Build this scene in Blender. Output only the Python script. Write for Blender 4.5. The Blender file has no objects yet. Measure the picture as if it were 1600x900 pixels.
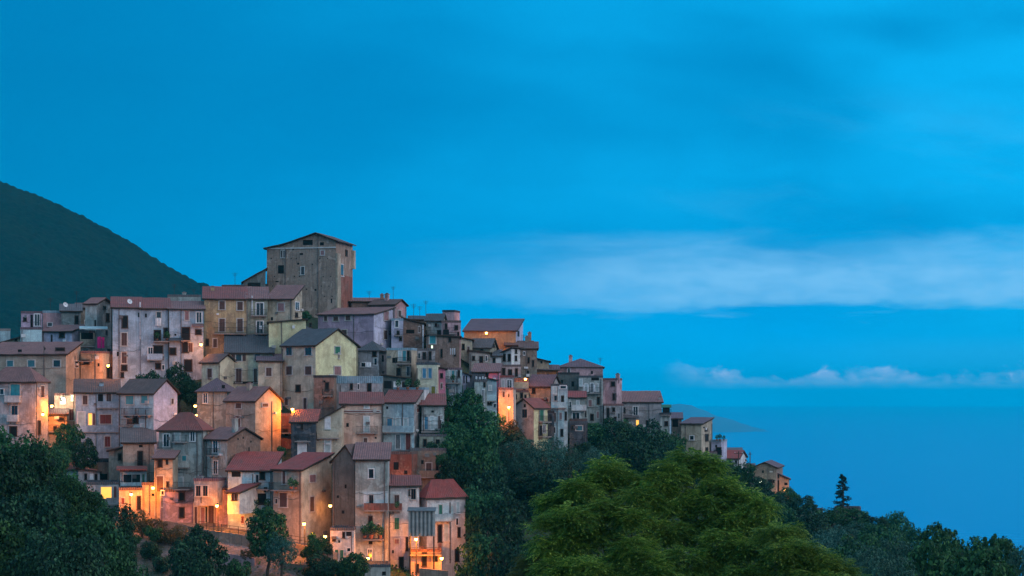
import bpy, math, random
import numpy as np
from mathutils import Vector, Matrix
random.seed(7); rng = np.random.default_rng(7)
R = math.radians
sc = bpy.context.scene
COL = sc.collection
F = 3000.0; HY = 618.0; CZ = 170.0        # focal length in 1600-px units, horizon row, camera height above the sea (m)

# ---------------------------------------------------------------- camera
cam = bpy.data.cameras.new('camera'); cam.sensor_width = 36; cam.lens = 36 * F / 1600
cam.shift_y = (HY - 450) / 1600; cam.clip_start = 0.5; cam.clip_end = 90000
co = bpy.data.objects.new('camera', cam); COL.objects.link(co)
co.location = (0, 0, CZ); co.rotation_euler = (R(90), 0, 0); sc.camera = co

# ---------------------------------------------------------------- world: blue-hour sky
class NT:
    def __init__(s, nt): s.nt = nt; s.nt.nodes.clear()
    def n(s, t, **k):
        o = s.nt.nodes.new(t)
        for a, b in k.items(): setattr(o, a, b)
        return o
    def put(s, sock, v):
        if hasattr(v, 'bl_idname') or hasattr(v, 'links'): s.nt.links.new(v, sock)
        else: sock.default_value = v
    def m(s, op, a, b=None, c=None, clamp=False):
        o = s.n('ShaderNodeMath', operation=op, use_clamp=clamp); s.put(o.inputs[0], a)
        if b is not None: s.put(o.inputs[1], b)
        if c is not None: s.put(o.inputs[2], c)
        return o.outputs[0]
    def ramp01(s, v, lo, hi):
        o = s.n('ShaderNodeMapRange', interpolation_type='SMOOTHSTEP'); s.put(o.inputs[0], v)
        o.inputs[1].default_value = lo; o.inputs[2].default_value = hi; return o.outputs[0]
    def mix(s, f, a, b, mode='MIX'):
        o = s.n('ShaderNodeMix', data_type='RGBA', blend_type=mode); s.put(o.inputs[0], f)
        for i, v in ((6, a), (7, b)):
            s.put(o.inputs[i], v if not isinstance(v, tuple) else (v + (1,))[:4])
        return o.outputs[2]
    def ramp(s, v, stops, interp='LINEAR'):
        o = s.n('ShaderNodeValToRGB'); s.put(o.inputs[0], v); e = o.color_ramp.elements; o.color_ramp.interpolation = interp
        while len(e) < len(stops): e.new(0.5)
        for q, (p, c) in zip(e, stops):
            q.position = p; q.color = (c + (1,))[:4] if isinstance(c, tuple) else (c, c, c, 1)
        return o.outputs[0]
    def noise(s, vec, scale, detail=3, rough=.5, dist=0, typ=None):
        o = s.n('ShaderNodeTexNoise'); s.put(o.inputs['Vector'], vec); o.inputs['Scale'].default_value = scale
        o.inputs['Detail'].default_value = detail; o.inputs['Roughness'].default_value = rough; o.inputs['Distortion'].default_value = dist
        return o.outputs[0]
    def xyz(s, a, b, c):
        o = s.n('ShaderNodeCombineXYZ'); s.put(o.inputs[0], a); s.put(o.inputs[1], b); s.put(o.inputs[2], c); return o.outputs[0]

SUN_EL, SUN_AZ = 14.0, 118.0      # dim afterglow low on the right, behind the camera (azimuth from +Y towards +X)
w = bpy.data.worlds.new('World'); sc.world = w; w.use_nodes = True
T = NT(w.node_tree)
tc = T.n('ShaderNodeTexCoord'); sp = T.n('ShaderNodeSeparateXYZ'); T.put(sp.inputs[0], tc.outputs['Generated'])
X, Y, Z = sp.outputs
az = T.m('DIVIDE', X, T.m('MAXIMUM', Y, 0.15))
el = T.m('DIVIDE', Z, T.m('MAXIMUM', Y, 0.15))
base = T.ramp(T.m('MULTIPLY', el, 2.0, clamp=True), [
    (0.0, (0.0, 0.66, 1.36)), (0.02, (0.0, 0.58, 1.22)), (0.045, (0.0, 0.42, 0.94)), (0.08, (0.0, 0.33, 0.77)), (0.13, (0.0, 0.265, 0.62)),
    (0.22, (0.0, 0.235, 0.55)), (0.33, (0.0, 0.20, 0.48)), (0.42, (0.0, 0.205, 0.49)), (1.0, (0.01, 0.16, 0.40))])
big = T.noise(T.xyz(T.m('MULTIPLY', az, 2.2), T.m('MULTIPLY', el, 6.0), 3.3), 2.0, 2.5, .45, .25)
base = T.mix(T.m('MULTIPLY', T.m('MULTIPLY', T.ramp01(big, .34, .62), T.ramp01(az, -.25, .26)), .95), base, (0.003, 0.385, 0.80))
lft = T.ramp01(az, 0.02, -0.30)
base = T.mix(T.m('MULTIPLY', lft, .5), base, (0.0, 0.155, 0.36))
mot = T.noise(T.xyz(T.m('MULTIPLY', az, 7.0), T.m('MULTIPLY', el, 17.0), 9.4), 2.2, 5, .6, .5)
base = T.mix(T.m('MULTIPLY', T.ramp01(mot, .35, .7), .16), base, (0.0, 0.15, 0.40))
# long pale cloud bank
ed = T.noise(T.xyz(T.m('MULTIPLY', az, 5.0), T.m('MULTIPLY', el, 26.0), 1.7), 2.6, 6, .55, .4)
ed2 = T.noise(T.xyz(T.m('MULTIPLY', az, 12.0), T.m('MULTIPLY', el, 30.0), 5.1), 3.0, 5, .6, .2)
h = T.m('ADD', el, T.m('MULTIPLY', T.m('SUBTRACT', ed, .5), .034))
cen = T.m('ADD', T.m('MULTIPLY', az, 0.012), 0.0585)
dlt = T.m('SUBTRACT', h, cen)
up = T.ramp01(dlt, 0.030, 0.000); lo = T.ramp01(dlt, -0.0175, -0.0075)
bank = T.m('MULTIPLY', T.m('MULTIPLY', up, lo), T.ramp01(az, -0.085, 0.10))
bank = T.m('MULTIPLY', bank, T.m('ADD', .55, T.m('MULTIPLY', T.ramp01(ed2, .3, .7), .35)))
base = T.mix(T.m('MULTIPLY', bank, 1.0), base, (0.21, 0.53, 0.86))
# high streaks on the right
st = T.noise(T.xyz(T.m('ADD', T.m('MULTIPLY', az, 4.0), T.m('MULTIPLY', el, 5.0)), T.m('MULTIPLY', el, 14.0), 8.2), 1.9, 4, .5, .25)
stm = T.m('MULTIPLY', T.m('MULTIPLY', T.ramp01(st, .5, .72), T.ramp01(az, 0.0, .18)), T.m('MULTIPLY', T.ramp01(el, .055, .09), T.ramp01(el, .17, .11)))
base = T.mix(T.m('MULTIPLY', stm, .30), base, (0.07, 0.43, 0.78))
# low puffs above the horizon
pf = T.noise(T.xyz(T.m('MULTIPLY', az, 26.0), T.m('MULTIPLY', el, 34.0), 2.2), 1.6, 7, .64, .3)
pf2 = T.noise(T.xyz(T.m('MULTIPLY', az, 60.0), T.m('MULTIPLY', el, 150.0), 6.9), 1.5, 6, .6, .3)
lump = T.noise(T.xyz(T.m('MULTIPLY', az, 20.0), 0.0, 4.4), 1.5, 2, .5)
top = T.m('ADD', -0.0100, T.m('ADD', T.m('MULTIPLY', pf, 0.034), T.m('MULTIPLY', lump, 0.012)))
puff = T.m('MULTIPLY', T.ramp01(T.m('SUBTRACT', el, top), 0.0012, -0.0050), T.ramp01(el, 0.0025, 0.0115))
puff = T.m('MULTIPLY', T.m('MULTIPLY', puff, T.ramp01(az, 0.075, 0.12)), T.m('ADD', .35, T.m('MULTIPLY', T.ramp01(pf2, .3, .65), .65)))
base = T.mix(puff, base, (1.25, 1.22, 1.55))
veil = T.m('MULTIPLY', T.m('MULTIPLY', T.ramp01(el, 0.009, .016), T.ramp01(el, .034, .02)), T.ramp01(az, 0.08, 0.27))
base = T.mix(T.m('MULTIPLY', veil, .30), base, (0.07, 0.42, 0.77))
# behind and above the camera: thin lilac-grey cloud still lit by the afterglow, warmer to the right
warm = T.ramp01(X, -0.9, 0.9)
back = T.mix(warm, (0.10, 0.34, 0.56), (0.72, 0.74, 0.86))
fb = T.ramp01(Y, 0.90, 0.35)
base = T.mix(T.m('MULTIPLY', fb, T.ramp01(Z, -0.2, 0.05)), base, back)
sky = T.n('ShaderNodeTexSky', sky_type='NISHITA'); sky.sun_disc = False
sky.sun_elevation = R(SUN_EL); sky.sun_rotation = R(SUN_AZ); sky.altitude = 170
bg = T.n('ShaderNodeBackground'); T.put(bg.inputs[0], base); bg.inputs[1].default_value = 1.0
bg2 = T.n('ShaderNodeBackground'); T.put(bg2.inputs[0], sky.outputs[0]); bg2.inputs[1].default_value = 0.00015
ad = T.n('ShaderNodeAddShader'); T.put(ad.inputs[0], bg.outputs[0]); T.put(ad.inputs[1], bg2.outputs[0])
T.put(T.n('ShaderNodeOutputWorld').inputs[0], ad.outputs[0])

# ---------------------------------------------------------------- sun (soft afterglow), exposure
sl = bpy.data.lights.new('sun', 'SUN'); sl.energy = 0.45; sl.angle = R(30); sl.color = (1.0, 0.92, 0.84)
so = bpy.data.objects.new('sun', sl); COL.objects.link(so)
sd = Vector((math.sin(R(SUN_AZ)) * math.cos(R(SUN_EL)), math.cos(R(SUN_AZ)) * math.cos(R(SUN_EL)), math.sin(R(SUN_EL))))
so.rotation_euler = sd.to_track_quat('Z', 'Y').to_euler()
sc.view_settings.view_transform = 'Standard'; sc.view_settings.look = 'None'; sc.view_settings.exposure = 0.3; sc.view_settings.gamma = 1
sc.render.engine = 'CYCLES'; sc.cycles.use_denoising = True; sc.cycles.max_bounces = 6; sc.cycles.diffuse_bounces = 2
sc.cycles.glossy_bounces = 2; sc.cycles.transparent_max_bounces = 6; sc.cycles.volume_bounces = 3; sc.cycles.sample_clamp_indirect = 4

# ---------------------------------------------------------------- helpers
def P(px, py, Y): return Vector(((px - 800) / F * Y, Y, CZ + (HY - py) / F * Y))
def YR(px, pyb): return 250 + (900 - pyb) * 0.19 + max(0, px - 560) * 0.19
def tag(o, label=None, cat=None, group=None, kind=None):
    if label: o['label'] = label
    if cat: o['category'] = cat
    if group: o['group'] = group
    if kind: o['kind'] = kind
    return o
def empty(name, loc, rz=0, **k):
    o = bpy.data.objects.new(name, None); COL.objects.link(o); o.location = loc; o.rotation_euler = (0, 0, rz); o.empty_display_size = .5
    return tag(o, **k)
def link(name, me, parent=None, **k):
    o = bpy.data.objects.new(name, me); COL.objects.link(o)
    if parent: o.parent = parent
    return tag(o, **k)
class MB:
    """collects faces for ONE mesh; materials by index"""
    def __init__(s): s.v = []; s.f = []; s.mi = []; s.mats = []; s.uv = []
    def mat(s, m):
        if m not in s.mats: s.mats.append(m)
        return s.mats.index(m)
    def face(s, pts, m, uv=None):
        b = len(s.v); s.v += [tuple(p) for p in pts]; s.f.append(tuple(range(b, b + len(pts)))); s.mi.append(s.mat(m))
        s.uv += (uv or [(p[0] + p[1], p[2]) for p in pts])
    def prism(s, bot, top, m, cap=True, mtop=None):
        n = len(bot)
        for i in range(n):
            j = (i + 1) % n; s.face([bot[i], bot[j], top[j], top[i]], m)
        if cap: s.face(top, mtop or m); s.face(bot[::-1], m)
    def box(s, a, b, m):
        x0, y0, z0 = [min(p, q) for p, q in zip(a, b)]; x1, y1, z1 = [max(p, q) for p, q in zip(a, b)]
        c = [(x0, y0), (x1, y0), (x1, y1), (x0, y1)]
        s.prism([(x, y, z0) for x, y in c], [(x, y, z1) for x, y in c], m)
    def tube(s, pts, r, m, n=6):
        pts = [Vector(p) for p in pts]; rs = r if isinstance(r, (list, tuple)) else [r] * len(pts); rings = []
        for i, p in enumerate(pts):
            d = (pts[min(i + 1, len(pts) - 1)] - pts[max(i - 1, 0)]).normalized()
            a = d.cross(Vector((0.3, .9, .1)) if abs(d.z) > .8 else Vector((0, 0, 1))).normalized(); b = d.cross(a)
            rings.append([p + (a * math.cos(t) + b * math.sin(t)) * rs[i] for t in [2 * math.pi * k / n for k in range(n)]])
        for q, u in zip(rings, rings[1:]):
            for k in range(n): s.face([q[k], q[(k + 1) % n], u[(k + 1) % n], u[k]], m)
        s.face(rings[0][::-1], m); s.face(rings[-1], m)
    def build(s, name, parent=None, **k):
        me = bpy.data.meshes.new(name); me.from_pydata(s.v, [], s.f)
        for m in s.mats: me.materials.append(m)
        me.polygons.foreach_set('material_index', s.mi)
        u = me.uv_layers.new(name='UVMap'); u.data.foreach_set('uv', np.array(s.uv, dtype=np.float32).ravel())
        me.update(); return link(name, me, parent, **k)

# ---------------------------------------------------------------- materials
MATS = {}
def pbr(name, col, rough=.8, metal=0, emit=None, es=0, spec=.3):
    if name in MATS: return MATS[name]
    m = bpy.data.materials.new(name); m.use_nodes = True; t = NT(m.node_tree)
    b = t.n('ShaderNodeBsdfPrincipled'); b.inputs['Base Color'].default_value = (*col, 1); b.inputs['Roughness'].default_value = rough
    b.inputs['Metallic'].default_value = metal; b.inputs['Specular IOR Level'].default_value = spec
    if emit: b.inputs['Emission Color'].default_value = (*emit, 1); b.inputs['Emission Strength'].default_value = es
    # small uneven tone so nothing is perfectly flat
    tcn = t.n('ShaderNodeTexCoord'); nz = t.noise(tcn.outputs['Object'], 1.3, 4, .6)
    t.put(b.inputs['Base Color'], t.mix(t.ramp01(nz, .3, .7), tuple(c * .78 for c in col), tuple(min(1, c * 1.12) for c in col)))
    t.put(t.n('ShaderNodeOutputMaterial').inputs[0], b.outputs[0]); MATS[name] = m; return m
def wallmat(key, col, kind='plaster', wear=.5):
    name = kind + '_wall_' + key
    if name in MATS: return MATS[name]
    m = bpy.data.materials.new(name); m.use_nodes = True; t = NT(m.node_tree)
    tcn = t.n('ShaderNodeTexCoord'); oi = t.n('ShaderNodeObjectInfo')
    off = t.n('ShaderNodeVectorMath', operation='MULTIPLY_ADD'); t.put(off.inputs[0], t.xyz(oi.outputs['Random'], oi.outputs['Random'], oi.outputs['Random']))
    off.inputs[1].default_value = (91, 57, 33); t.put(off.inputs[2], tcn.outputs['Object']); v = off.outputs[0]
    sx = t.n('ShaderNodeSeparateXYZ'); t.put(sx.inputs[0], v)
    streak = t.noise(t.xyz(t.m('MULTIPLY', sx.outputs[0], 1.6), t.m('MULTIPLY', sx.outputs[1], 1.6), t.m('MULTIPLY', sx.outputs[2], .16)), 1.5, 5, .65)
    blot = t.noise(v, .42, 6, .62, .4); fine = t.noise(v, 5.0, 4, .7)
    dk = tuple(c * .52 + .01 for c in col); lt = tuple(min(.85, c * 1.38 + .02) for c in col)
    base = t.mix(t.ramp01(blot, .25, .72), dk if kind == 'stone' else tuple(c * .60 for c in col), lt)
    base = t.mix(t.m('MULTIPLY', t.ramp01(streak, .47, .68), .6 * wear + .16), base, tuple(c * .42 for c in col))
    base = t.mix(t.m('MULTIPLY', t.ramp01(fine, .38, .66), .42), base, tuple(c * .6 for c in col))
    vo = t.n('ShaderNodeTexVoronoi'); t.put(vo.inputs['Vector'], v); vo.inputs['Scale'].default_value = 2.6
    stone = t.mix(t.ramp01(vo.outputs['Distance'], .1, .55), (0.33, .27, .22), (0.13, .105, .09))
    bare = t.ramp01(t.noise(v, .33, 5, .6, .8), .57 - .10 * wear, .61 - .10 * wear)
    if kind == 'stone':
        rust = t.noise(v, .16, 5, .65, .5); base = t.mix(t.m('MULTIPLY', t.ramp01(rust, .42, .56), 0 if key == 'darkstone' else .6), base, (.34, .20, .14)); base = t.mix(t.m('MULTIPLY', t.ramp01(t.noise(v, .6, 6, .7, 1.0), .50, .58), .65), base, tuple(c * .4 for c in col))
        sc2 = t.mix(.85 if key == 'darkstone' else .55, stone, col + (1,)); base = t.mix(.5, base, sc2)
    else: base = t.mix(t.m('MULTIPLY', bare, .8 if wear > .4 else .35), base, t.mix(.45, stone, col + (1,)))
    rep = t.ramp01(t.noise(v, .55, 3, .5, .6), .60, .615); base = t.mix(t.m('MULTIPLY', rep, .45), base, tuple(min(.8, c * 1.25 + .06) for c in col))
    vs = t.noise(t.xyz(t.m('MULTIPLY', sx.outputs[0], 3.2), t.m('MULTIPLY', sx.outputs[1], 3.2), t.m('MULTIPLY', sx.outputs[2], .25)), 1.1, 3, .7); base = t.mix(t.m('MULTIPLY', t.ramp01(vs, .53, .66), .12 + .42 * wear), base, tuple(c * .3 for c in col))
    b = t.n('ShaderNodeBsdfPrincipled'); t.put(b.inputs['Base Color'], base); b.inputs['Roughness'].default_value = .9; b.inputs['Specular IOR Level'].default_value = .2
    bp = t.n('ShaderNodeBump'); bp.inputs['Strength'].default_value = .5; bp.inputs['Distance'].default_value = .06
    t.put(bp.inputs['Height'], t.m('ADD', t.m('MULTIPLY', vo.outputs['Distance'], -1.0 if kind == 'stone' else -.25), t.m('MULTIPLY', fine, .5))); t.put(b.inputs['Normal'], bp.outputs[0])
    t.put(t.n('ShaderNodeOutputMaterial').inputs[0], b.outputs[0]); MATS[name] = m; return m
def roofmat(key, col, col2):
    name = 'roof_tiles_' + key
    if name in MATS: return MATS[name]
    m = bpy.data.materials.new(name); m.use_nodes = True; t = NT(m.node_tree)
    tcn = t.n('ShaderNodeTexCoord'); oi = t.n('ShaderNodeObjectInfo'); uv = t.n('ShaderNodeSeparateXYZ'); t.put(uv.inputs[0], tcn.outputs['UV'])
    seed = t.m('MULTIPLY', oi.outputs['Random'], 71.0)
    u = t.m('ADD', uv.outputs[0], seed)
    row = t.m('FRACT', t.m('DIVIDE', u, .30)); rid = t.m('FLOOR', t.m('DIVIDE', u, .30)); cid = t.m('FLOOR', t.m('DIVIDE', uv.outputs[1], .42))
    wn = t.n('ShaderNodeTexWhiteNoise', noise_dimensions='2D'); t.put(wn.inputs[0], t.xyz(rid, cid, 0))
    big_ = t.noise(t.xyz(u, uv.outputs[1], 0), .35, 6, .65, .3); moss = t.noise(t.xyz(u, t.m('MULTIPLY', uv.outputs[1], .4), 4), .9, 5, .7)
    base = t.mix(t.ramp01(big_, .3, .7), col2 + (1,), col + (1,))
    base = t.mix(t.m('MULTIPLY', wn.outputs[0], .55), base, tuple(c * .55 for c in col) + (1,))
    base = t.mix(t.m('MULTIPLY', t.ramp01(moss, .55, .72), .6), base, (.10, .095, .085, 1))
    prof = t.m('ABSOLUTE', t.m('SUBTRACT', row, .5))
    base = t.mix(t.m('MULTIPLY', t.ramp01(prof, .32, .5), .55), base, tuple(c * .3 for c in col) + (1,))
    b = t.n('ShaderNodeBsdfPrincipled'); t.put(b.inputs['Base Color'], base); b.inputs['Roughness'].default_value = .82; b.inputs['Specular IOR Level'].default_value = .3
    bp = t.n('ShaderNodeBump'); bp.inputs['Distance'].default_value = .08; bp.inputs['Strength'].default_value = .7
    t.put(bp.inputs['Height'], t.m('SUBTRACT', 1.0, t.m('MULTIPLY', prof, 2.0))); t.put(b.inputs['Normal'], bp.outputs[0])
    t.put(t.n('ShaderNodeOutputMaterial').inputs[0], b.outputs[0]); MATS[name] = m; return m
def leafmat(key, c1, c2, c3, trans=.3):
    name = 'foliage_' + key
    if name in MATS: return MATS[name]
    m = bpy.data.materials.new(name); m.use_nodes = True; t = NT(m.node_tree)
    g = t.n('ShaderNodeNewGeometry'); tcn = t.n('ShaderNodeTexCoord'); oi = t.n('ShaderNodeObjectInfo')
    cl = t.noise(tcn.outputs['Object'], .55, 3, .6)
    col = t.ramp(g.outputs['Random Per Island'], [(0, c1), (.5, c2), (1, c3)])
    col = t.mix(t.m('MULTIPLY', t.ramp01(cl, .35, .65), .5), col, c1 + (1,))
    hs = t.n('ShaderNodeHueSaturation'); t.put(hs.inputs['Color'], col); t.put(hs.inputs['Value'], t.m('ADD', .75, t.m('MULTIPLY', oi.outputs['Random'], .5)))
    t.put(hs.inputs['Hue'], t.m('ADD', .485, t.m('MULTIPLY', oi.outputs['Random'], .03)))
    b = t.n('ShaderNodeBsdfPrincipled'); t.put(b.inputs['Base Color'], hs.outputs[0]); b.inputs['Roughness'].default_value = .65; b.inputs['Specular IOR Level'].default_value = .25
    tr = t.n('ShaderNodeBsdfTranslucent'); t.put(tr.inputs[0], hs.outputs[0]); mx = t.n('ShaderNodeMixShader'); mx.inputs[0].default_value = trans
    t.put(mx.inputs[1], b.outputs[0]); t.put(mx.inputs[2], tr.outputs[0])
    t.put(t.n('ShaderNodeOutputMaterial').inputs[0], mx.outputs[0]); MATS[name] = m; return m

WALLS = {  # name: (colour, kind, wear)
 'grey': ((.42,.40,.42),'plaster',.6), 'palazzo': ((.34,.44,.55),'plaster',.35), 'white': ((.60,.62,.68),'plaster',.35), 'cream': ((.64,.58,.44),'plaster',.3), 'skyblue': ((.60,.78,.85),'plaster',.2), 'yellow': ((.70,.61,.37),'plaster',.15),
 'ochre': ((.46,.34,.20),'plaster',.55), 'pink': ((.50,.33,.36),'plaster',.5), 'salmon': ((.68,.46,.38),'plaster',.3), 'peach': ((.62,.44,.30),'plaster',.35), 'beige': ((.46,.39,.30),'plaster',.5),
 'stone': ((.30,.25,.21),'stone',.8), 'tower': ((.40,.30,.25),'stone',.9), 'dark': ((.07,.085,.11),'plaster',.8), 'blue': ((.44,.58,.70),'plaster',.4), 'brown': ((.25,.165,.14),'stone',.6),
 'lilac': ((.44,.33,.44),'plaster',.25), 'olive': ((.30,.31,.25),'plaster',.7), 'red': ((.27,.10,.075),'plaster',.8), 'hotpink': ((.66,.22,.34),'plaster',.2), 'palelilac': ((.46,.46,.60),'plaster',.2),
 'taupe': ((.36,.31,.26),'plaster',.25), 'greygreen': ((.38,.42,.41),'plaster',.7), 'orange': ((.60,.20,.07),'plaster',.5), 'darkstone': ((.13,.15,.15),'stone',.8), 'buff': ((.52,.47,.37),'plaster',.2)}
def W(k):
    c, kd, wr = WALLS[k]; return wallmat(k, c, kd, wr)
ROOFS = {'red': ((.34,.105,.095),(.22,.10,.095)), 'pink': ((.34,.17,.16),(.24,.13,.13)), 'brown': ((.20,.13,.12),(.13,.09,.09)), 'slate': ((.115,.125,.15),(.08,.09,.105)), 'plum': ((.21,.14,.17),(.15,.10,.13)), 'greyr': ((.19,.17,.18),(.12,.11,.12)),
 'bright': ((.42,.085,.08),(.27,.09,.085)), 'blue': ((.30,.45,.55),(.25,.38,.48)), 'dark': ((.06,.06,.07),(.04,.04,.05))}
def RM(k): return roofmat(k, *ROOFS[k])
M = dict(glass=pbr('window_glass', (.015,.02,.03), .12, spec=.6), glass_teal=pbr('dusk_window_glass', (.05,.16,.20), .15, spec=.6), trim=pbr('trim_stone', (.50,.48,.47)), trimw=pbr('trim_white', (.72,.72,.74)),
 brown=pbr('shutter_brown', (.10,.055,.05), .6), green=pbr('shutter_green', (.03,.17,.11), .6), teal=pbr('shutter_teal', (.05,.30,.36), .6), pale=pbr('shutter_pale', (.50,.60,.62), .6), rose=pbr('shutter_rose', (.30,.16,.17), .6), redd=pbr('shutter_red', (.20,.045,.04), .6),
 blue=pbr('shutter_blue', (.06,.25,.42), .6), olive=pbr('door_olive', (.22,.20,.03), .6), iron=pbr('wrought_iron', (.03,.03,.035), .5), slab=pbr('balcony_concrete', (.30,.26,.25)), pipe=pbr('drain_pipe', (.14,.12,.12), .5), pipew=pbr('pale_pipe', (.62,.66,.72), .5),
 hole=pbr('dark_interior', (.006,.007,.009)), lit=pbr('lit_window', (.8,.5,.2), emit=(1,.42,.05), es=1.3), litw=pbr('lit_window_white', (.8,.9,.7), emit=(.75,1,.62), es=1.6), wood=pbr('dark_wood', (.07,.045,.035)),
 metal=pbr('galvanised_metal', (.17,.19,.20), .6, .3), bulb=pbr('lamp_bulb', (1,.7,.3), emit=(1,.50,.10), es=14), bulbw=pbr('lamp_bulb_white', (1,1,.8), emit=(.8,1,.75), es=8), concrete=pbr('concrete', (.30,.29,.29)), asphalt=pbr('street_paving', (.17,.155,.15)), bark=pbr('bark', (.07,.055,.045)),
 panel=pbr('weathered_sheet', (.30,.34,.35), .7), magenta=pbr('magenta_cloth', (.62,.03,.22)), cloth=pbr('white_cloth', (.75,.76,.8)), awning=pbr('awning_blue', (.45,.62,.66)), clay=pbr('clay_pot', (.28,.11,.07)), tealp=pbr('teal_paint', (.04,.22,.24)))
# ---------------------------------------------------------------- buildings
ANCH = []                       # ground points that the hillside passes through
class House: pass
def house(label, x0, xc, x1, ye, yb, a, wall, roof='u:2:red', feats='', dep=9.0, name='house', cat='house', Y=None, wallR=None, oh=.35, lip=0, ground=True, group=None, found=5.0, prof=None):
    if xc <= x0: xc = x1
    if x1 - xc <= 3: x1 = xc
    h = House(); Y0 = Y if Y else YR(xc, yb)
    if a is None: a = math.degrees(math.atan(((x0 + x1) / 2 - 800) / F)) - .3
    ar = R(a); dl = (-math.cos(ar), math.sin(ar)); dr = (math.sin(ar), math.cos(ar)); C0 = P(xc, yb, Y0)
    def solve(px, d):
        k = (px - 800) / F; return (k * Y0 - C0.x) / (d[0] - k * d[1])
    wL = solve(x0, dl) if x0 < xc else dep
    wR = max(4.0, solve(x1, dr)) if x1 > xc else dep
    wL = max(2.0, wL)
    H = (yb - ye) / F * Y0
    root = empty(name, C0, -ar, label=label, cat=cat, group=group)
    h.root, h.wL, h.wR, h.H, h.Y0 = root, wL, wR, H, Y0
    if ground:
        ANCH.append((C0.x, C0.y, C0.z - .3))
        bx = C0.x + (dl[0] * wL + dr[0] * wR) * .6; by = C0.y + (dl[1] * wL + dr[1] * wR) * .6
        ANCH.append((bx, by, C0.z + 1.6))
    mw = W(wall); mr = W(wallR) if wallR else mw
    p = roof.split(':'); ty = p[0]; rise = float(p[1]) if len(p) > 1 else 0; rm = RM(p[2]) if len(p) > 2 else None; rp = float(p[3]) if len(p) > 3 else .5
    cn = {'FL': (-wL, 0), 'FR': (0, 0), 'BR': (0, wR), 'BL': (-wL, wR)}
    tops = {k: H for k in cn}
    if ty == 's': tops['BL'] = tops['BR'] = H + rise
    if ty == 'sb': tops['BL'] = tops['BR'] = H - rise
    if ty == 'sl': tops['FL'] = tops['BL'] = H + rise
    if ty == 'sr': tops['FL'] = tops['BL'] = H; tops['FR'] = tops['BR'] = H + rise
    wl = MB(); zb = -found
    def wf(k1, k2, m, mid=None):
        a_, b_ = cn[k1], cn[k2]; pts = [(*a_, zb), (*b_, zb), (*b_, tops[k2])]
        if mid: pts.append(mid)
        pts.append((*a_, tops[k1])); wl.face(pts, m)
    gu = ty == 'u'; gv = ty == 'v'
    midL = (-wL * rp, 0, H + rise); midLb = (-wL * rp, wR, H + rise)
    midR = (0, wR * rp, H + rise); midRl = (-wL, wR * rp, H + rise)
    if prof:
        pts = [(-t, 0, z) for t, z in prof]; back = [(-t, wR, z) for t, z in prof]      # from left (t=wL) to right (t=0)
        wl.face([(-wL, 0, zb), (0, 0, zb)] + pts[::-1], mw); wl.face([(0, wR, zb), (-wL, wR, zb)] + back, mw)
        wl.face([(0, 0, zb), (0, wR, zb), back[-1], pts[-1]], mr); wl.face([(-wL, wR, zb), (-wL, 0, zb), pts[0], back[0]], mw)
    else:
        wf('FL', 'FR', mw, midL if gv else None); wf('FR', 'BR', mr, midR if gu else None); wf('BR', 'BL', mw, midLb if gv else None); wf('BL', 'FL', mw, midRl if gu else None)
    if ty == 'f': wl.face([(*cn[k], H) for k in ('FL', 'FR', 'BR', 'BL')], M['concrete'])
    walls = wl.build('wall', root)
    # roof planes
    planes = []; o = oh; ov = .06
    def dz(run): return 0
    if ty == 'u':
        k1 = rise / (wR * rp); k2 = rise / (wR * (1 - rp))
        planes += [[(-wL - o, -o, H - o * k1), (o, -o, H - o * k1), (o, wR * rp, H + rise), (-wL - o, wR * rp, H + rise)],
                   [(o, wR + o, H - o * k2), (-wL - o, wR + o, H - o * k2), (-wL - o, wR * rp, H + rise), (o, wR * rp, H + rise)]]
    elif ty == 'v':
        k1 = rise / (wL * (rp)); k2 = rise / (wL * (1 - rp))
        planes += [[(o, -o, H - o * k1), (o, wR + o, H - o * k1), (-wL * rp, wR + o, H + rise), (-wL * rp, -o, H + rise)],
                   [(-wL - o, wR + o, H - o * k2), (-wL - o, -o, H - o * k2), (-wL * rp, -o, H + rise), (-wL * rp, wR + o, H + rise)]]
    elif ty == 'h':
        q = min(wL, wR) / 2; z = H; zt = H + rise; s = rise / q * o
        if wL >= wR: r1, r2 = (-wL + q, wR / 2, zt), (-q, wR / 2, zt)
        else: r1, r2 = (-wL / 2, wR - q, zt), (-wL / 2, q, zt)
        e = {'FL': (-wL - o, -o, z - s), 'FR': (o, -o, z - s), 'BR': (o, wR + o, z - s), 'BL': (-wL - o, wR + o, z - s)}
        if wL >= wR: planes += [[e['FL'], e['FR'], r2, r1], [e['FR'], e['BR'], r2], [e['BR'], e['BL'], r1, r2], [e['BL'], e['FL'], r1]]
        else: planes += [[e['FL'], e['FR'], r2], [e['FR'], e['BR'], r1, r2], [e['BR'], e['BL'], r1], [e['BL'], e['FL'], r2, r1]]
    elif ty in ('s', 'sb', 'sl', 'sr'):
        def zz(x, y):
            fx = -x / wL; fy = y / wR; A, B, Cc, D = tops['FR'], tops['FL'], tops['BR'], tops['BL']
            return A + (B - A) * fx + (Cc - A) * fy
        q = [(-wL - o, -o), (o, -o), (o, wR + o), (-wL - o, wR + o)]
        if ty in ('sl', 'sr'): q = q[1:] + q[:1]
        planes.append([(x, y, zz(x, y)) for x, y in q])
    h.roof = None
    if prof:
        for (t1, z1), (t2, z2) in zip(prof, prof[1:]):
            e1 = o if (t1, z1) == prof[0] else 0; e2 = o if (t2, z2) == prof[-1] else 0; s = (z2 - z1) / (t1 - t2)
            planes.append([(-t1 - e1, -o, z1 - e1 * s), (-t2 + e2, -o, z2 + e2 * s), (-t2 + e2, wR + o, z2 + e2 * s), (-t1 - e1, wR + o, z1 - e1 * s)])
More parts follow.
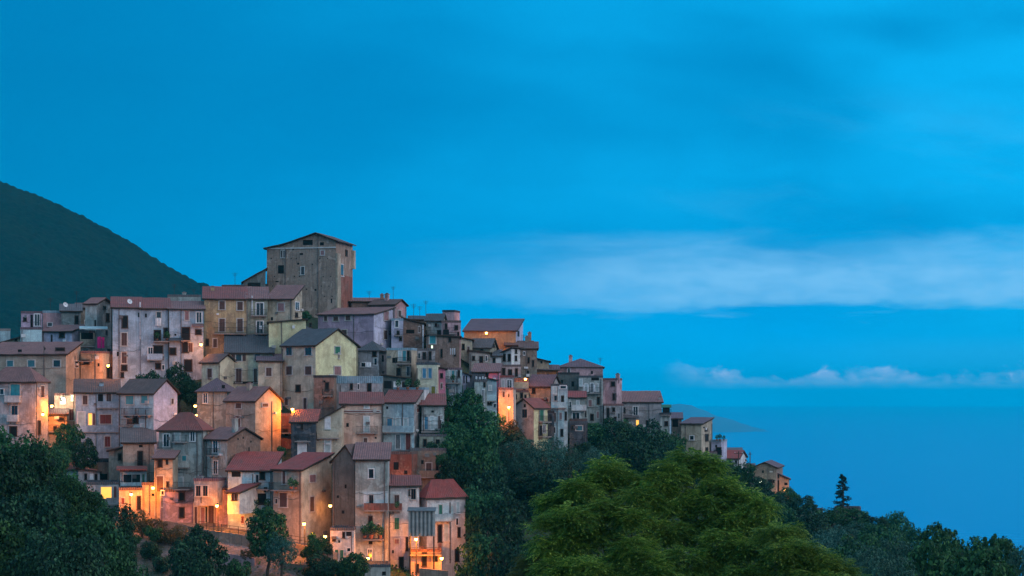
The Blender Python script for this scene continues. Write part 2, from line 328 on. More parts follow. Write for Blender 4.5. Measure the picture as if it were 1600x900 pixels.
    if planes:
        rb = MB(); th = .16
        for pl in planes:
            up = [(x, y, z + ov + th) for x, y, z in pl]; dn = [(x, y, z + ov) for x, y, z in pl]
            if len(pl) == 4:      # old roofs sag and wander: a grid with small height changes, ragged at the eaves
                Q = [Vector(q) for q in pl]; nu, nv = max(3, int((Q[1] - Q[0]).length / .9)), max(3, int((Q[3] - Q[0]).length / .9)); rs = random.Random(label + str(len(rb.v)))
                sag = rs.uniform(.04, .12); G = [[None] * (nu + 1) for _ in range(nv + 1)]; nrm_ = (Q[1] - Q[0]).cross(Q[3] - Q[0]).normalized(); nrm_ = nrm_ if nrm_.z > 0 else -nrm_
                for j in range(nv + 1):
                    for i in range(nu + 1):
                        fu, fv = i / nu, j / nv; q = (Q[0].lerp(Q[1], fu)).lerp(Q[3].lerp(Q[2], fu), fv)
                        if not (j in (0, nv)) or i not in (0, nu): q = q + nrm_ * (rs.uniform(-.03, .03) - sag * math.sin(math.pi * fu) * math.sin(math.pi * min(1, fv + .1)) * .8)
                        if j == 0: q = q + (Q[0] - Q[3]).normalized() * rs.uniform(-.05, .06)
                        G[j][i] = q + Vector((0, 0, ov + th))
                du, dv_ = (Q[1] - Q[0]).length, (Q[3] - Q[0]).length
                for j in range(nv):
                    for i in range(nu): rb.face([G[j][i], G[j][i+1], G[j+1][i+1], G[j+1][i]], rm, [(du*i/nu, dv_*j/nv), (du*(i+1)/nu, dv_*j/nv), (du*(i+1)/nu, dv_*(j+1)/nv), (du*i/nu, dv_*(j+1)/nv)])
                dz_ = Vector((0, 0, -th)); per = [G[0][i] for i in range(nu + 1)] + [G[j][nu] for j in range(1, nv + 1)] + [G[nv][i] for i in range(nu - 1, -1, -1)] + [G[j][0] for j in range(nv - 1, 0, -1)]
                for i in range(len(per)): a_, b_ = per[i], per[(i + 1) % len(per)]; rb.face([a_ + dz_, b_ + dz_, b_, a_], M['wood'])
                rb.face([(x, y, z + ov - .12) for x, y, z in pl][::-1], M['wood'])
                continue
            A = Vector(up[0]); U = (Vector(up[1]) - A).normalized(); Nn = U.cross(Vector(up[2]) - A).normalized(); V = Nn.cross(U)
            rb.face(up, rm, [((Vector(q) - A).dot(U), (Vector(q) - A).dot(V)) for q in up])
            rb.face(dn[::-1], M['wood'])
            for i in range(len(up)):
                j = (i + 1) % len(up); rb.face([dn[i], dn[j], up[j], up[i]], M['wood'])
        h.roof = rb.build('roof', root)
    elif ty == 'f':
        pb = MB(); lipm = RM(p[2]) if rm else M['slab']; t = .22; z0 = H - .003; z1 = H + .38 + lip
        pb.box((-wL - .05, -.05, z0), (.05, t, z1), lipm); pb.box((-wL - .05, wR - t, z0), (.05, wR + .05, z1), lipm)
        pb.box((-wL - .047, t + .002, z0 + .002), (-wL + t, wR - t - .002, z1 - .003), lipm); pb.box((-t, t + .002, z0 + .002), (.047, wR - t - .002, z1 - .003), lipm)
        h.roof = pb.build('roof', root)
    # features
    def fp(face, px, py):
        d = dl if face == 'L' else dr; t = solve(px, d); Yp = Y0 + t * d[1]
        return t, CZ + (HY - py) / F * Yp - C0.z, Yp
    def bx(mb, face, s0, s1, d0, d1, z0, z1, m):
        if face == 'L': mb.box((-s0, -d0, z0), (-s1, -d1, z1), m)
        else: mb.box((d0, s0, z0), (d1, s1, z1), m)
    h.fp = fp
    def window(face, px, py, wp, hp, st):
        s0, z, Yp = fp(face, px - wp / 2, py); s1, _, _ = fp(face, px + wp / 2, py); s0, s1 = min(s0, s1), max(s0, s1); hh = hp / F * Yp; z0, z1 = z - hh / 2, z + hh / 2
        t = min(.16, (s1 - s0) * .2); door = st in 'DEG'; nm = 'door' if door else 'window'
        trim = {'w': 'trimw', 'k': 'trimw', 'n': 'trimw', 'o': 'wood', 'A': 'wood'}.get(st, 'trim')
        if st == 'h': # bare hole in a wall
            mb = MB(); bx(mb, face, s0, s1, -.02, .025, z0, z1, M['hole']); mb.build('window', root); return
        fr = MB(); dd = .09
        bx(fr, face, s0 - t * .5, s0 + t * .5, -.02, dd, z0, z1, M[trim]); bx(fr, face, s1 - t * .5, s1 + t * .5, -.02, dd, z0, z1, M[trim])
        bx(fr, face, s0 - t * .5, s1 + t * .5, -.02, dd + .003, z1 + .002, z1 + .13, M[trim])
        if not door: bx(fr, face, s0 - t * .8, s1 + t * .8, -.02, dd + .08, z0 - .12, z0 - .002, M[trim])
        if st in 'dwk' and hh > 1.2: bx(fr, face, (s0 + s1) / 2 - .035, (s0 + s1) / 2 + .035, .031, .07, z0, z1, M['trimw' if st != 'd' else 'brown'])
        w_ = fr.build(nm, root)
        pm = {'y': 'lit', 'Y': 'litw', 'k': 'cloth', 'o': 'hole', 'A': 'hole', 'u': 'glass_teal', 'E': 'hole'}.get(st, 'glass')
        sh = {'b': 'brown', 'g': 'green', 't': 'teal', 'p': 'pale', 'r': 'rose', 'R': 'redd', 'B': 'blue', 'n': 'pale', 'D': 'brown', 'G': 'green', 'O': 'olive'}.get(st)
        if sh:
            for i, (q0, q1) in enumerate(((s0 + t * .5 + .004, (s0 + s1) / 2 - .012), ((s0 + s1) / 2 + .012, s1 - t * .5 - .004))):
                sm = MB(); bx(sm, face, q0, q1, -.01, .055, z0 + .01, z1 - .01, M[sh])
                nsl = max(3, int(hh / .16))
                for k in range(nsl):
                    zz_ = z0 + .06 + (z1 - z0 - .12) * (k + .15) / nsl; bx(sm, face, q0 + .05, q1 - .05, .052, .075, zz_, zz_ + (z1 - z0) / nsl * .55, M[sh])
                sm.build('door_leaf' if door else 'shutter', w_)
            pb_ = MB(); bx(pb_, face, s0 + t * .5, s1 - t * .5, -.015, -.012 + .02, z0, z1, M['hole'])
        else:
            pb_ = MB(); bx(pb_, face, s0 + t * .5 + .002, s1 - t * .5 - .002, -.015, .028, z0 + .003, z1 - .003, M[pm]); pb_.build('pane', w_)
        if st in 'sS':
            c = M['brown' if st == 's' else 'green']; ww = (s1 - s0) / 2
            for q0, q1 in ((s0 - ww - t * .6, s0 - t * .6), (s1 + t * .6, s1 + ww + t * .6)):
                sm = MB(); bx(sm, face, q0, q1, .01, .07, z0, z1, c)
                for k in range(6): bx(sm, face, q0 + .05, q1 - .05, .068, .09, z0 + hh * (k + .2) / 6, z0 + hh * (k + .7) / 6, c)
                sm.build('shutter', w_)
    for tk in feats.split():
        k = tk[0]; face, rest = tk[1:].split(':') if k in '=|#^~%' else (k, tk[2:])
        if k in 'LR':
            q = rest.split(','); window(k, float(q[0]), float(q[1]), float(q[2]), float(q[3]), q[4])
        elif k == '=':   # balcony x0,x1,y[,style r/m/w]
            q = rest.split(','); xa, xb, yy = map(float, q[:3]); st = q[3] if len(q) > 3 else 'r'; dpt = float(q[4]) if len(q) > 4 else .95
            s0, z, Yp = fp(face, xa, yy); s1, _, _ = fp(face, xb, yy); s0, s1 = min(s0, s1), max(s0, s1)
            mb = MB(); bx(mb, face, s0, s1, -.02, dpt, z - .16, z, M['slab'])
            for e in (s0 + .3, s1 - .42): bx(mb, face, e, e + .12, -.02, dpt * .6, z - .4, z - .162, M['slab'])
            bal = mb.build('balcony', root); rl = MB()
            if st == 'r':
                for zz_ in (.95, .1): bx(rl, face, s0 + .03, s1 - .03, dpt - .07, dpt - .03, z + zz_, z + zz_ + .045, M['iron'])
                for e in (s0 + .03, s1 - .07): bx(rl, face, e, e + .04, 0, dpt - .075, z + .951, z + .993, M['iron'])
                n = max(3, int((s1 - s0) / .17))
                for i in range(n + 1):
                    e = s0 + .03 + (s1 - s0 - .1) * i / n; bx(rl, face, e, e + .028, dpt - .062, dpt - .038, z + .002, z + .949, M['iron'])
                for e in (s0 + .035, s1 - .065):
                    for i in range(4): bx(rl, face, e, e + .028, .12 + dpt * i * .22, .148 + dpt * i * .22, z + .002, z + .949, M['iron'])
            else:
                mm = mw if st == 'm' else (W('white') if st == 'w' else (W('red') if st == 'd' else W('blue')))
                bx(rl, face, s0, s1, dpt - .12, dpt, z + .002, z + .95, mm)
                for e in (s0, s1 - .12): bx(rl, face, e, e + .12, 0, dpt - .122, z + .002, z + .948, mm)
            rl.build('railing', bal)
        elif k == '|':   # pipe x,y0,y1[,w]
            q = rest.split(','); s, z0, _ = fp(face, float(q[0]), float(q[1])); _, z1, _ = fp(face, float(q[0]), float(q[2])); mb = MB(); big = len(q) > 3
            bx(mb, face, s - (.1 if big else .06), s + (.1 if big else .06), .02, .17 if big else .13, min(z0, z1), max(z0, z1), M['pipew' if big else 'pipe'])
            for zz_ in np.arange(min(z0, z1) + .5, max(z0, z1), 2.2): bx(mb, face, s - .11, s + .11, .001, .18, zz_, zz_ + .07, M['pipe'])
            mb.build('drainpipe', root)
        elif k == '#':   # auto grid cols,rows,style
            q = rest.split(','); nc, nr, st = int(q[0]), int(q[1]), q[2]; d = dl if face == 'L' else dr; wd = wL if face == 'L' else wR
            top = float(q[3]) if len(q) > 3 else 1.3; 
            for r_ in range(nr):
                for c_ in range(nc):
                    if random.random() < .12: continue
                    s = wd * (c_ + .5 + random.uniform(-.12, .12)) / nc; z = H - top - r_ * 2.95 + random.uniform(-.15, .15); s_ = random.choice(st)
                    Yp = Y0 + s * d[1]; px = 800 + F * (C0.x + s * d[0]) / Yp; py = HY - (C0.z + z - CZ) * F / Yp
                    ww = random.uniform(.85, 1.15); hh_ = random.uniform(1.3, 2.0); pj = abs(d[0]) if face == 'L' else abs(d[0] - (px - 800) / F * d[1])
                    window(face, px, py, ww * F / Yp * max(pj, .1), hh_ * F / Yp, s_)
        elif k == '^':   # chimney fx,fy,h
            q = list(map(float, rest.split(','))); x, y = -wL * q[0], wR * q[1]; rz = H
            if ty == 'u': rz += rise * (1 - abs(q[1] - rp) / max(rp, 1 - rp))
            elif ty == 'v': rz += rise * (1 - abs(q[0] - rp) / max(rp, 1 - rp))
            elif ty == 'h': rz += rise * .6
            elif ty == 's': rz += rise * q[1]
            elif ty == 'sl': rz += rise * q[0]
            elif ty == 'sr': rz += rise * (1 - q[0])
            if face == 'A': # antenna
                mb = MB(); mb.tube([(x, y, rz - .2), (x, y, rz + q[2])], .035, M['iron'], 5)
                for i in range(4): mb.box((x - .5 + .07 * i, y - .02, rz + q[2] - .12 - .16 * i), (x + .5 - .07 * i, y + .02, rz + q[2] - .09 - .16 * i), M['iron'])
                mb.build('antenna', h.roof or root)
            elif face == 'D': # dish
                mb = MB(); c = Vector((x, y, rz + .7)); n_ = 10; nv = Vector((.45, -.8, .4)).normalized(); a1 = nv.cross(Vector((0, 0, 1))).normalized(); a2 = nv.cross(a1)
                rim = [c + (a1 * math.cos(t) + a2 * math.sin(t)) * .45 + nv * .12 for t in [2 * math.pi * i / n_ for i in range(n_)]]
                for i in range(n_): mb.face([c, rim[i], rim[(i + 1) % n_]], M['cloth'])
                mb.tube([(x, y, rz - .1), (x, y, rz + .68)], .04, M['iron'], 5); mb.tube([c, c + nv * .5], .02, M['iron'], 4); mb.build('satellite_dish', h.roof or root)
            else:
                mb = MB(); s = .32; mb.box((x - s, y - s, rz - .5), (x + s, y + s, rz + q[2]), mw); mb.box((x - s - .08, y - s - .08, rz + q[2] + .002), (x + s + .08, y + s + .08, rz + q[2] + .12), M['slab'])
                mb.box((x - s * .6, y - s * .6, rz + q[2] + .122), (x + s * .6, y + s * .6, rz + q[2] + .3), rm or M['slab']); mb.build('chimney', h.roof or root)
        elif k == '%':   # painted or plastered area x0,x1,y0,y1,wall
            q = rest.split(','); s0, z0, _ = fp(face, float(q[0]), float(q[3])); s1, z1, _ = fp(face, float(q[1]), float(q[2])); mb = MB()
            bx(mb, face, s0, s1, -.02, .018, z0, z1, W(q[4])); mb.build('plaster_panel', root)
        elif k == '~':   # awning / lean-to roof x0,x1,y,out,mat
            q = rest.split(','); s0, z, Yp = fp(face, float(q[0]), float(q[2])); s1, _, _ = fp(face, float(q[1]), float(q[2])); out = float(q[3]); mm = M[q[4]] if q[4] in M else RM(q[4])
            s0, s1 = min(s0, s1), max(s0, s1); f_ = (lambda s, d, z: (-s, -d, z)) if face == 'L' else (lambda s, d, z: (d, s, z)); mb = MB()
            A = [f_(s0, 0, z + .45), f_(s1, 0, z + .45), f_(s1, out, z), f_(s0, out, z)]; mb.prism([(x, y, q_ - .1) for x, y, q_ in A], A, mm); mb.build('awning', root)
    # everyday clutter of an old facade: pipes, cables, boxes
    if name == 'house' and H > 4:
        rd = random.Random(label); face, wd = ('L', wL) if x0 < xc else ('R', wR)
        for face, wd in (('L', wL), ('R', wR)):
            if face == 'R' and x1 - xc < 8: continue
            if wd < 2.5: continue
            if rd.random() < .75 and '|' + face not in feats:
                s = rd.choice([.25, wd - .3, wd * rd.uniform(.3, .7)]); mb = MB(); bx(mb, face, s, s + .11, .001, .11, -1, H - .1, M['pipe']); mb.build('drainpipe', root)
            if rd.random() < .6:
                z = H * rd.uniform(.35, .85); mb = MB(); n = 8; f_ = (lambda s, d, z: (-s, -d, z)) if face == 'L' else (lambda s, d, z: (d, s, z))
                mb.tube([f_(wd * i / n, .11, z - .25 * math.sin(math.pi * i / n) + .1 * math.sin(i * 2.1)) for i in range(n + 1)], .022, M['iron'], 4); mb.build('cable', root)
            for _ in range(rd.choice([0, 1, 1, 2])):
                s = wd * rd.uniform(.1, .85); z = H * rd.uniform(.15, .9); mb = MB(); bx(mb, face, s, s + rd.uniform(.3, .8), .0, .28, z, z + rd.uniform(.25, .55), M[rd.choice(['trimw', 'pipe', 'metal', 'trim'])]); mb.build('wall_box', root)
    return h
# ================================================================ the village, each house a thing of its own
GP = 'stacked hillside houses'
def H_(*a, **k): k.setdefault('group', GP); return house(*a, **k)
# ---- skyline left and top
H_('small mauve rooftop block with a pale door at the far left skyline', 33, 33, 66, 490, 545, None, 'lilac', 'f:0:plum', 'L:39,499,5,5,o L:58,500,9,18,w L:49.5,502,4,21,h', dep=6, Y=318)
H_('pale blue terrace block under the mauve rooftop block at far left', 32, 32, 65.5, 515, 560, None, 'blue', 'f:0:plum', 'L:61,541,4,7,o', dep=5, Y=313)
H_('pale pink and blue upper storey with white vent pole behind the white house', 67, 67, 96, 489, 545, None, 'pink', 'f:0:blue', '^A:.6,.3,2.6 L:78,507,8,5,w', dep=6, Y=322)
H_('weathered grey hut with dark doorway and tv aerial left of the gable house', 96, 96, 126, 487, 550, None, 'greygreen', 's:1.3:greyr', 'L:120,500,6,12,o ^A:.2,.5,3 ^D:.8,.4,1', dep=6, Y=321)
H_('rough grey stone house with a small white vent behind the tall gable house', 120, 120, 152, 482, 550, None, 'stone', 'u:.9:brown', 'L:135,504,6,6,w L:141,492,4,6,o', dep=7, Y=328)
H_('white house with a pink lean roof and one small dark window beside the blue porch', 66, 112, 125, 518, 575, 22, 'palelilac', 's:1.0:pink', 'L:97,524,8,7,o L:81,531,2,14,o', dep=6, Y=312)
H_('open porch house under a pale blue awning with dark interior at left', 125, 125, 148, 520, 590, None, 'beige', 'f:0:greyr', 'L:136,524,19,12,h =L:125,149,541,r ~L:124,168,514,2.2,awning =L:127,146,564,m L:134,551,10,12,d', dep=6, Y=312)
H_('olive drab shed with a sloping edge at the far left behind the long taupe house', 3, 3, 31, 528, 575, None, 'olive', 'sl:-.8:brown', 'L:25,531,4,3,o', dep=6, Y=314)
H_('tiny rooftop hut far left against the dark mountain', 8, 8, 16, 517, 545, None, 'blue', 'f:0', '', dep=4, Y=335)
H_('tall gabled grey stone house with a pale corner against the white palazzo', 147, 151, 175, 475, 590, 12, 'greygreen', 'u:1.0:pink', 'L:149,505,2,8,o R:163,481,4,4,o R:168,496,5,12,o R:166,520,5,9,d R:170,552,4,12,o', Y=313, dep=8)
H_('tall white palazzo end with three stacked shuttered windows under a red roof', 176, 176, 220, 481.5, 592, None, 'palazzo', 's:2.0:red', 'L:195,503,9,18,o L:194,530,10,20,b L:194,559,9,17,b L:194,575,9,8,A L:191,586,5,7,o L:217,492,3,7,h |L:186,483,590 |L:219,472,530,1 L:184,553,3,7,h ^D:.4,.2,1', dep=9, Y=308)
H_('white palazzo with plant balcony and big half latticed arch window', 220.5, 220.5, 264, 483, 592, None, 'palazzo', 's:2.0:red', 'L:248,492,8,9,d L:228,493,3,6,h L:246,525,10,17,o L:260,520,8,14,o =L:240,265,533 L:247,551,15,21,A L:235,552,8,18,w L:247,572,8,8,o =L:230,254,562,m |L:263,484,590 L:255,574,4,7,w', dep=9, Y=308.5)
H_('white house end with a brown shutter and a lamp lit loggia right of the palazzo', 264.5, 264.5, 318, 484, 592, None, 'palazzo', 's:1.6:pink', 'L:292,493,7,14,r L:311,496,9,16,w L:310,496,4,6,h L:290,522,13,20,o =L:283,297,532 L:310,519,9,7,o L:270,549,10,10,o L:290,543,10,15,o L:298,543,7,14,D L:294,571,12,17,A ~L:264,286,532,.8,slate ~L:300,318,510,.8,pink L:274,523,3,3,h', dep=9, Y=309)
H_('pink flat topped annex of the white row standing behind the roof tops', 262, 262, 314, 464, 500, None, 'greygreen', 'f:0:greyr', '^A:.8,.5,2.4 ^A:.2,.5,1.6 ^C:.5,.5,.8', dep=7, Y=330, ground=False)
H_('ochre palazzo with paired brown shutters above an iron balcony', 319, 319, 385, 468, 556, None, 'ochre', 's:2.4:red', 'L:347,477,10,13,b L:375,478,10,13,b L:347,508,10,20,b L:375,508,10,20,b =L:334,385,521 L:324,535,5,10,o L:336,536,7,13,b L:356,538,5,10,o L:375,536,9,18,b |L:386,470,550 ^C:.8,.7,.6', dep=10, Y=314)
H_('grey green house front with two stacked balconies next to the ochre palazzo', 385.5, 385.5, 418, 468, 556, None, 'olive', 's:2.4:pink', 'L:406,483,12,19,w =L:392,417,493 L:406,512,11,20,w =L:399,417,521 L:406,534,9,10,b |L:394,462,492,1', dep=10, Y=314.6)
H_('tan house with one white framed rose shutter beneath the great tower', 418.5, 457, 472, 467, 556, 14, 'beige', 's:2.2:pink', 'L:439,480,11,12,r L:425,498,3,5,h R:464,478,6,12,w R:463,492,4,6,o', Y=315)
H_('low yellow annex with a dark coping under the tan house', 420, 420, 478, 500, 556, None, 'yellow', 'sl:-.5:brown', 'L:485,508,4,6,o', dep=5, Y=309)
H_('pinkish flat roofed house with a thin aerial left of the great tower', 347, 385, 392, 448, 492, 12, 'beige', 'f:0:brown', '^A:.6,.4,2.6 ^C:.1,.5,.5', Y=334, ground=False)
H_('dark lean-to wall bridging the flat house and the great tower', 390, 390, 418, 447, 492, None, 'darkstone', 'f:0:dark', '', dep=6, Y=337, ground=False)
# the great tower palace
Yt = 338.0
ppm = Yt / F
tw = house('massive square stone tower palace with a low gable crowning the village', 416, 525, 551, 377, 492, 13, 'tower', 'x:0:brown',
  'L:440,397,3,11,d L:444,397,2.5,11,d L:439,421,9,13,h L:443,397,9,11,h L:481,379,15,8,h L:503,381,6,5,h L:504,395,7,7,r L:473,423,6,12,d L:471,397,5,3,h L:466,412,3,3,h L:488,413,2,2,h L:479,452,2,2,h L:433,440,5,2,h L:458,390,2,2,h L:448,455,2,2,h L:493,453,3,3,h L:518,470,2,7,h L:470,478,4,5,o L:424,404,1.6,1.6,h L:455,404,1.6,1.6,h L:463,404,1.6,1.6,h L:500,404,1.6,1.6,h L:512,404,1.6,1.6,h L:429,432,1.6,1.6,h L:460,432,1.6,1.6,h L:468,432,1.6,1.6,h L:505,432,1.6,1.6,h L:517,432,1.6,1.6,h L:426,447,1.6,1.6,h L:457,447,1.6,1.6,h L:465,447,1.6,1.6,h L:502,447,1.6,1.6,h L:514,447,1.6,1.6,h L:431,463,1.6,1.6,h L:462,463,1.6,1.6,h L:470,463,1.6,1.6,h L:507,463,1.6,1.6,h L:519,463,1.6,1.6,h |L:446,386,490 |L:497,366,490 R:532,421,9,18,w R:541,395,3,8,o R:541,440,3,9,h R:544,480,3,5,h',
  Y=Yt, name='tower_palace', cat='palace', found=8, oh=.55,
  prof=[(109 / F * Yt / .955, (492 - 386.5) * ppm), (82 / F * Yt / .955, (492 - 381) * ppm), (31 / F * Yt / .955, (492 - 364.5) * ppm), (0, (492 - 376.5) * ppm)])
def tower_extras():
    h = tw; wR = h.wR
    mb = MB(); zc = (492 - 386.5) * ppm; mb.box((-h.wL - .12, -.16, zc - .12), (-.02, .01, zc + .12), M['trim']); mb.build('string_course', h.root)
    mb = MB(); mb.box((-.02, -.05, -5), (.30, 1.9, zc - 1), W('beige')); mb.build('corner_pier', h.root)
    z0 = (492 - 428) * ppm; mb = MB(); mb.box((.005, 2.0, -5), (.06, wR - .4, z0), W('red')); mb.build('red_plaster_panel', h.root)
    mb = MB(); mb.box((.0, wR - .9, zc - 3.2), (.5, wR + .2, zc + .1), W('beige')); mb.build('corner_buttress', h.root)
tower_extras()
H_('dark sloping canopy roof leaning on the left flank of the great tower', 380, 380, 415, 441, 492, None, 'darkstone', 'sr:2.2:dark', 'L:397,446,20,9,h', dep=5, Y=335, ground=False)
H_('low tiled roof house behind the lilac house right of the tower', 548, 548, 606, 472, 520, None, 'brown', 's:1.0:pink', '^C:.15,.5,1.0 ^A:.5,.4,1.8', dep=9, Y=345)
H_('terracotta red end house with one narrow window on the skyline right of the tower', 578, 617, 635, 476, 530, 25, 'pink', 'u:.9:brown', 'R:624,490,5,10,b ^C:.5,.4,1.2 ^A:.3,.5,2.5', Y=341)
H_('lilac house with three small eave windows and a pale right side', 497, 584, 615, 491.5, 548, 20, 'lilac', 's:1.4:pink', 'L:509,498,6,7,b L:525,498,9,7,b L:544,497,9,7,b L:538,521,9,11,b L:512,522,6,10,r |L:553,492,545 R:603,493,8,14,r R:602,523,6,14,b R:610,520,3,4,o |R:614,482,535', Y=322, wallR='palelilac')
H_('white and pale blue house with air conditioner boxes against the lilac house', 614, 614, 630, 501, 560, None, 'palelilac', 'f:0:blue', 'L:620,506,6,10,w L:622,520,4,5,o L:626,529,4,6,o =L:616,630,524,r', dep=7, Y=326)
H_('brown house with a long dark window and slanted red roof near the skyline', 630, 630, 663, 506, 565, None, 'brown', 'sl:.9:red', 'L:641,518,13,6,h L:655,515,3,9,b ^A:.5,.4,3 |L:661,508,560,1', dep=8, Y=330)
H_('small skyline house bristling with aerials between brown house and turret', 640, 640, 672, 500, 550, None, 'beige', 'u:.7:slate', '^A:.2,.4,3 ^A:.8,.6,2.5 ^A:.5,.4,2', dep=7, Y=338)
H_('grey arched roof house with a pale terrace left of the turret', 666, 690, 694, 501, 565, 8, 'greygreen', 'u:1.1:slate', 'L:681,508,3,4,o L:686,521,5,9,o =L:667,690,525', Y=332)
H_('plain square brown turret block standing above the roofs', 691.5, 710, 716, 487.5, 520, 12, 'pink', 'f:0:dark', '', Y=338)
H_('mauve house under the turret with two small dark windows', 690, 690, 720, 504, 560, None, 'pink', 'f:0:brown', 'L:697,510,4,8,o L:713,512,5,6,o L:716,523,3,7,o =L:695,713,521', dep=8, Y=331)
H_('large brown house with teal window below the turret', 666, 666, 718, 527, 590, None, 'brown', 'sl:.3:plum', 'L:676,531,11,12,t L:675,542,3,4,Y L:697,519,9,8,h L:703,531,4,6,o L:690,552,3,12,o L:711,551,3,10,o', dep=8, Y=323)
c_ = H_('church nave with a long plum tiled roof and lamp washed ochre wall', 725, 806, 817, 517.5, 560, 7, 'ochre', 's:2.5:plum', 'R:810,521,3,9,h', Y=352, name='church', cat='church', group=None, wallR='palelilac', oh=.3)
H_('cream narrow house with a single window below the church left end', 720, 720, 738, 532, 575, None, 'cream', 'sl:.4:red', 'L:724,542,4,8,o L:732,545,4,7,b', dep=7, Y=336)
H_('low house with dark slate roof and greenish wall under the church', 735, 766, 776, 543, 575, 14, 'olive', 'u:1.5:greyr', 'L:753,545,4,4,o R:771,540,3,4,o', Y=340)
H_('shadowed greenish terrace house below the dark slate roofs', 733, 733, 766, 552, 600, None, 'greygreen', 'sl:.4:slate', 'L:740,560,4,6,o L:752,562,5,9,o L:760,560,3,8,w', dep=7, Y=333)
H_('narrow bluish house with one tall window beside the white double house', 763, 763, 783, 557, 600, None, 'white', 's:1.2:slate', 'L:772,566,4,12,o L:771,577,5,8,b', dep=7, Y=338)
H_('white double house with three slim windows under a fanning brown roof', 783.5, 799, 814, 552, 600, 38, 'white', 'sr:.8:brown', 'L:788,559,4,10,o L:796,559,4,10,o R:806,549,3,6,o R:806,560,3,7,o', Y=340)
H_('lower grey storey with dark windows beneath the white double house', 781, 781, 814, 573, 612, None, 'grey', 'f:0:greyr', 'L:787,581,5,11,o L:797,582,6,8,o L:807,582,4,11,o', dep=5, Y=334)
H_('brown stone house with a long flue at the right shoulder of the skyline', 813, 813, 839, 545, 612, None, 'stone', 'u:1.2:brown', 'L:819,552,3,5,w L:826,563,3,8,o L:833,568,3,9,o L:825,585,3,10,o |L:823,546,600 ^C:.6,.5,1.0 ^A:.8,.5,1.5', dep=9, Y=342)
H_('wide brown roof behind the white double house on the skyline', 790, 790, 832, 540, 590, None, 'stone', 'u:.8:brown', '^C:.1,.5,1.6', dep=8, Y=350)
H_('small terracotta house with a red roof right of the brown stone house', 838, 838, 858, 561, 610, None, 'beige', 'sr:-.5:red', 'L:846,566,3,4,h', dep=8, Y=348)
H_('orange walled low house under a dark eave', 838, 838, 872, 579, 612, None, 'orange', 's:.9:plum', 'L:856,586,3,4,h |L:870,572,612', dep=7, Y=347)
H_('big brown hip roofed house on the right skyline with a pale chimney', 872, 872, 942, 574, 632, None, 'pink', 'h:1.5:plum', '^C:.72,.3,1.2 L:889,579,4,7,w L:925,582,3,5,h |L:883,568,615 ^A:.05,.5,1', dep=11, Y=352)
H_('dark overgrown stone front beneath the big hip roofed house', 872, 872, 905, 585, 640, None, 'darkstone', 'f:0:dark', 'L:878,597,4,7,h L:895,600,4,8,h', dep=5, Y=345)
H_('tall streaky pale house with a laundry balcony on the right', 904, 904, 942, 590, 672, None, 'greygreen', 'f:0:slate', 'L:908,598,5,10,n L:916,606,5,12,n L:925,606,5,14,w L:933,606,5,12,n =L:906,938,614 L:930,592,12,5,h L:912,628,4,9,o L:922,630,6,10,r L:935,626,4,10,o |L:939,592,660 L:914,646,4,10,o L:934,648,4,10,r L:925,652,5,9,o', dep=6, Y=343)
H_('red brown block with two small windows standing above the pink roof', 942, 964, 970, 594, 650, 16, 'pink', 'f:0:plum', 'L:958,600,6,6,o L:960,620,5,9,o ^C:.05,.3,1', Y=346, wallR='pink')
H_('low pale row under the red brown block with dark doors', 944, 944, 974, 634, 680, None, 'grey', 'f:0:pink', 'L:950,645,4,14,o L:959,640,4,5,o L:961,655,4,6,o L:967,650,3,8,d', dep=5, Y=342)
H_('large grey house with a wide pink roof and one lamp lit window', 969, 1034, 1035, 629, 690, 1, 'grey', 's:1.9:pink', 'L:974,641,6,7,o L:993,642,8,13,w L:996,663,5,13,y L:1012,662,5,9,o L:1026,663,4,8,w L:983,664,7,8,n ~L:970,998,652,.9,greyr ^C:.03,.2,.5', Y=352, dep=10, wallR='grey')
H_('veranda block with green awning at the right end of the wide pink roof', 1034, 1034, 1048, 648, 690, None, 'greygreen', 'f:0:slate', 'L:1041,641,11,12,h ~L:1033,1049,636,1.0,green =L:1033,1049,648,r L:1041,662,5,6,o |L:1047,650,688,1', dep=6, Y=350)
H_('grey stone two face house with a bluish roof sloping toward the sea', 1064, 1096, 1113, 663, 738, 18, 'beige', 's:1.0:plum', 'L:1079,662,3,2,h L:1081,684,7,6,w R:1103,672,4,3,o R:1104,684,5,10,o R:1104,706,4,12,o R:1100,668,3,2,h |L:1071,665,690 |R:1112,662,720', Y=366, dep=10, group=None)
H_('shadowed left wing of the sea facing stone house', 1049, 1049, 1065, 655, 720, None, 'stone', 's:1.0:plum', 'L:1055,660,9,14,h L:1056,688,4,8,o', dep=9, Y=371)
H_('narrow pale house with a planted roof terrace above the trees', 1114, 1127, 1135, 690, 745, 22, 'palelilac', 'f:.2:blue', 'L:1123,705,8,11,o L:1119,697,3,4,h =L:1117,1129,711 L:1123,732,5,8,o', Y=372)
H_('low stone outhouse filling the gap left of the planted terrace house', 1104, 1104, 1118, 712, 748, None, 'stone', 's:.6:plum', 'L:1110,719,4,6,o', dep=5, Y=368)
H_('small grey row house between the white gabled house and the ridge end', 1160, 1160, 1178, 733, 770, None, 'grey', 's:.7:plum', 'L:1166,741,4,5,w L:1172,742,3,6,o', dep=6, Y=384)
H_('plain cream back house peeping over the little white house', 1138, 1138, 1158, 708, 750, None, 'beige', 's:.7:greyr', 'L:1143,713,3,4,o', dep=6, Y=386)
H_('dull red roofed house half hidden behind the two face stone house', 1110, 1110, 1130, 697, 740, None, 'pink', 's:.6:red', '', dep=5, Y=382)
H_('little white house under a bright red gable roof near the ridge end', 1133, 1154, 1166, 717, 750, 15, 'white', 'u:1.4:bright', 'L:1150,722,3,5,h', Y=379)
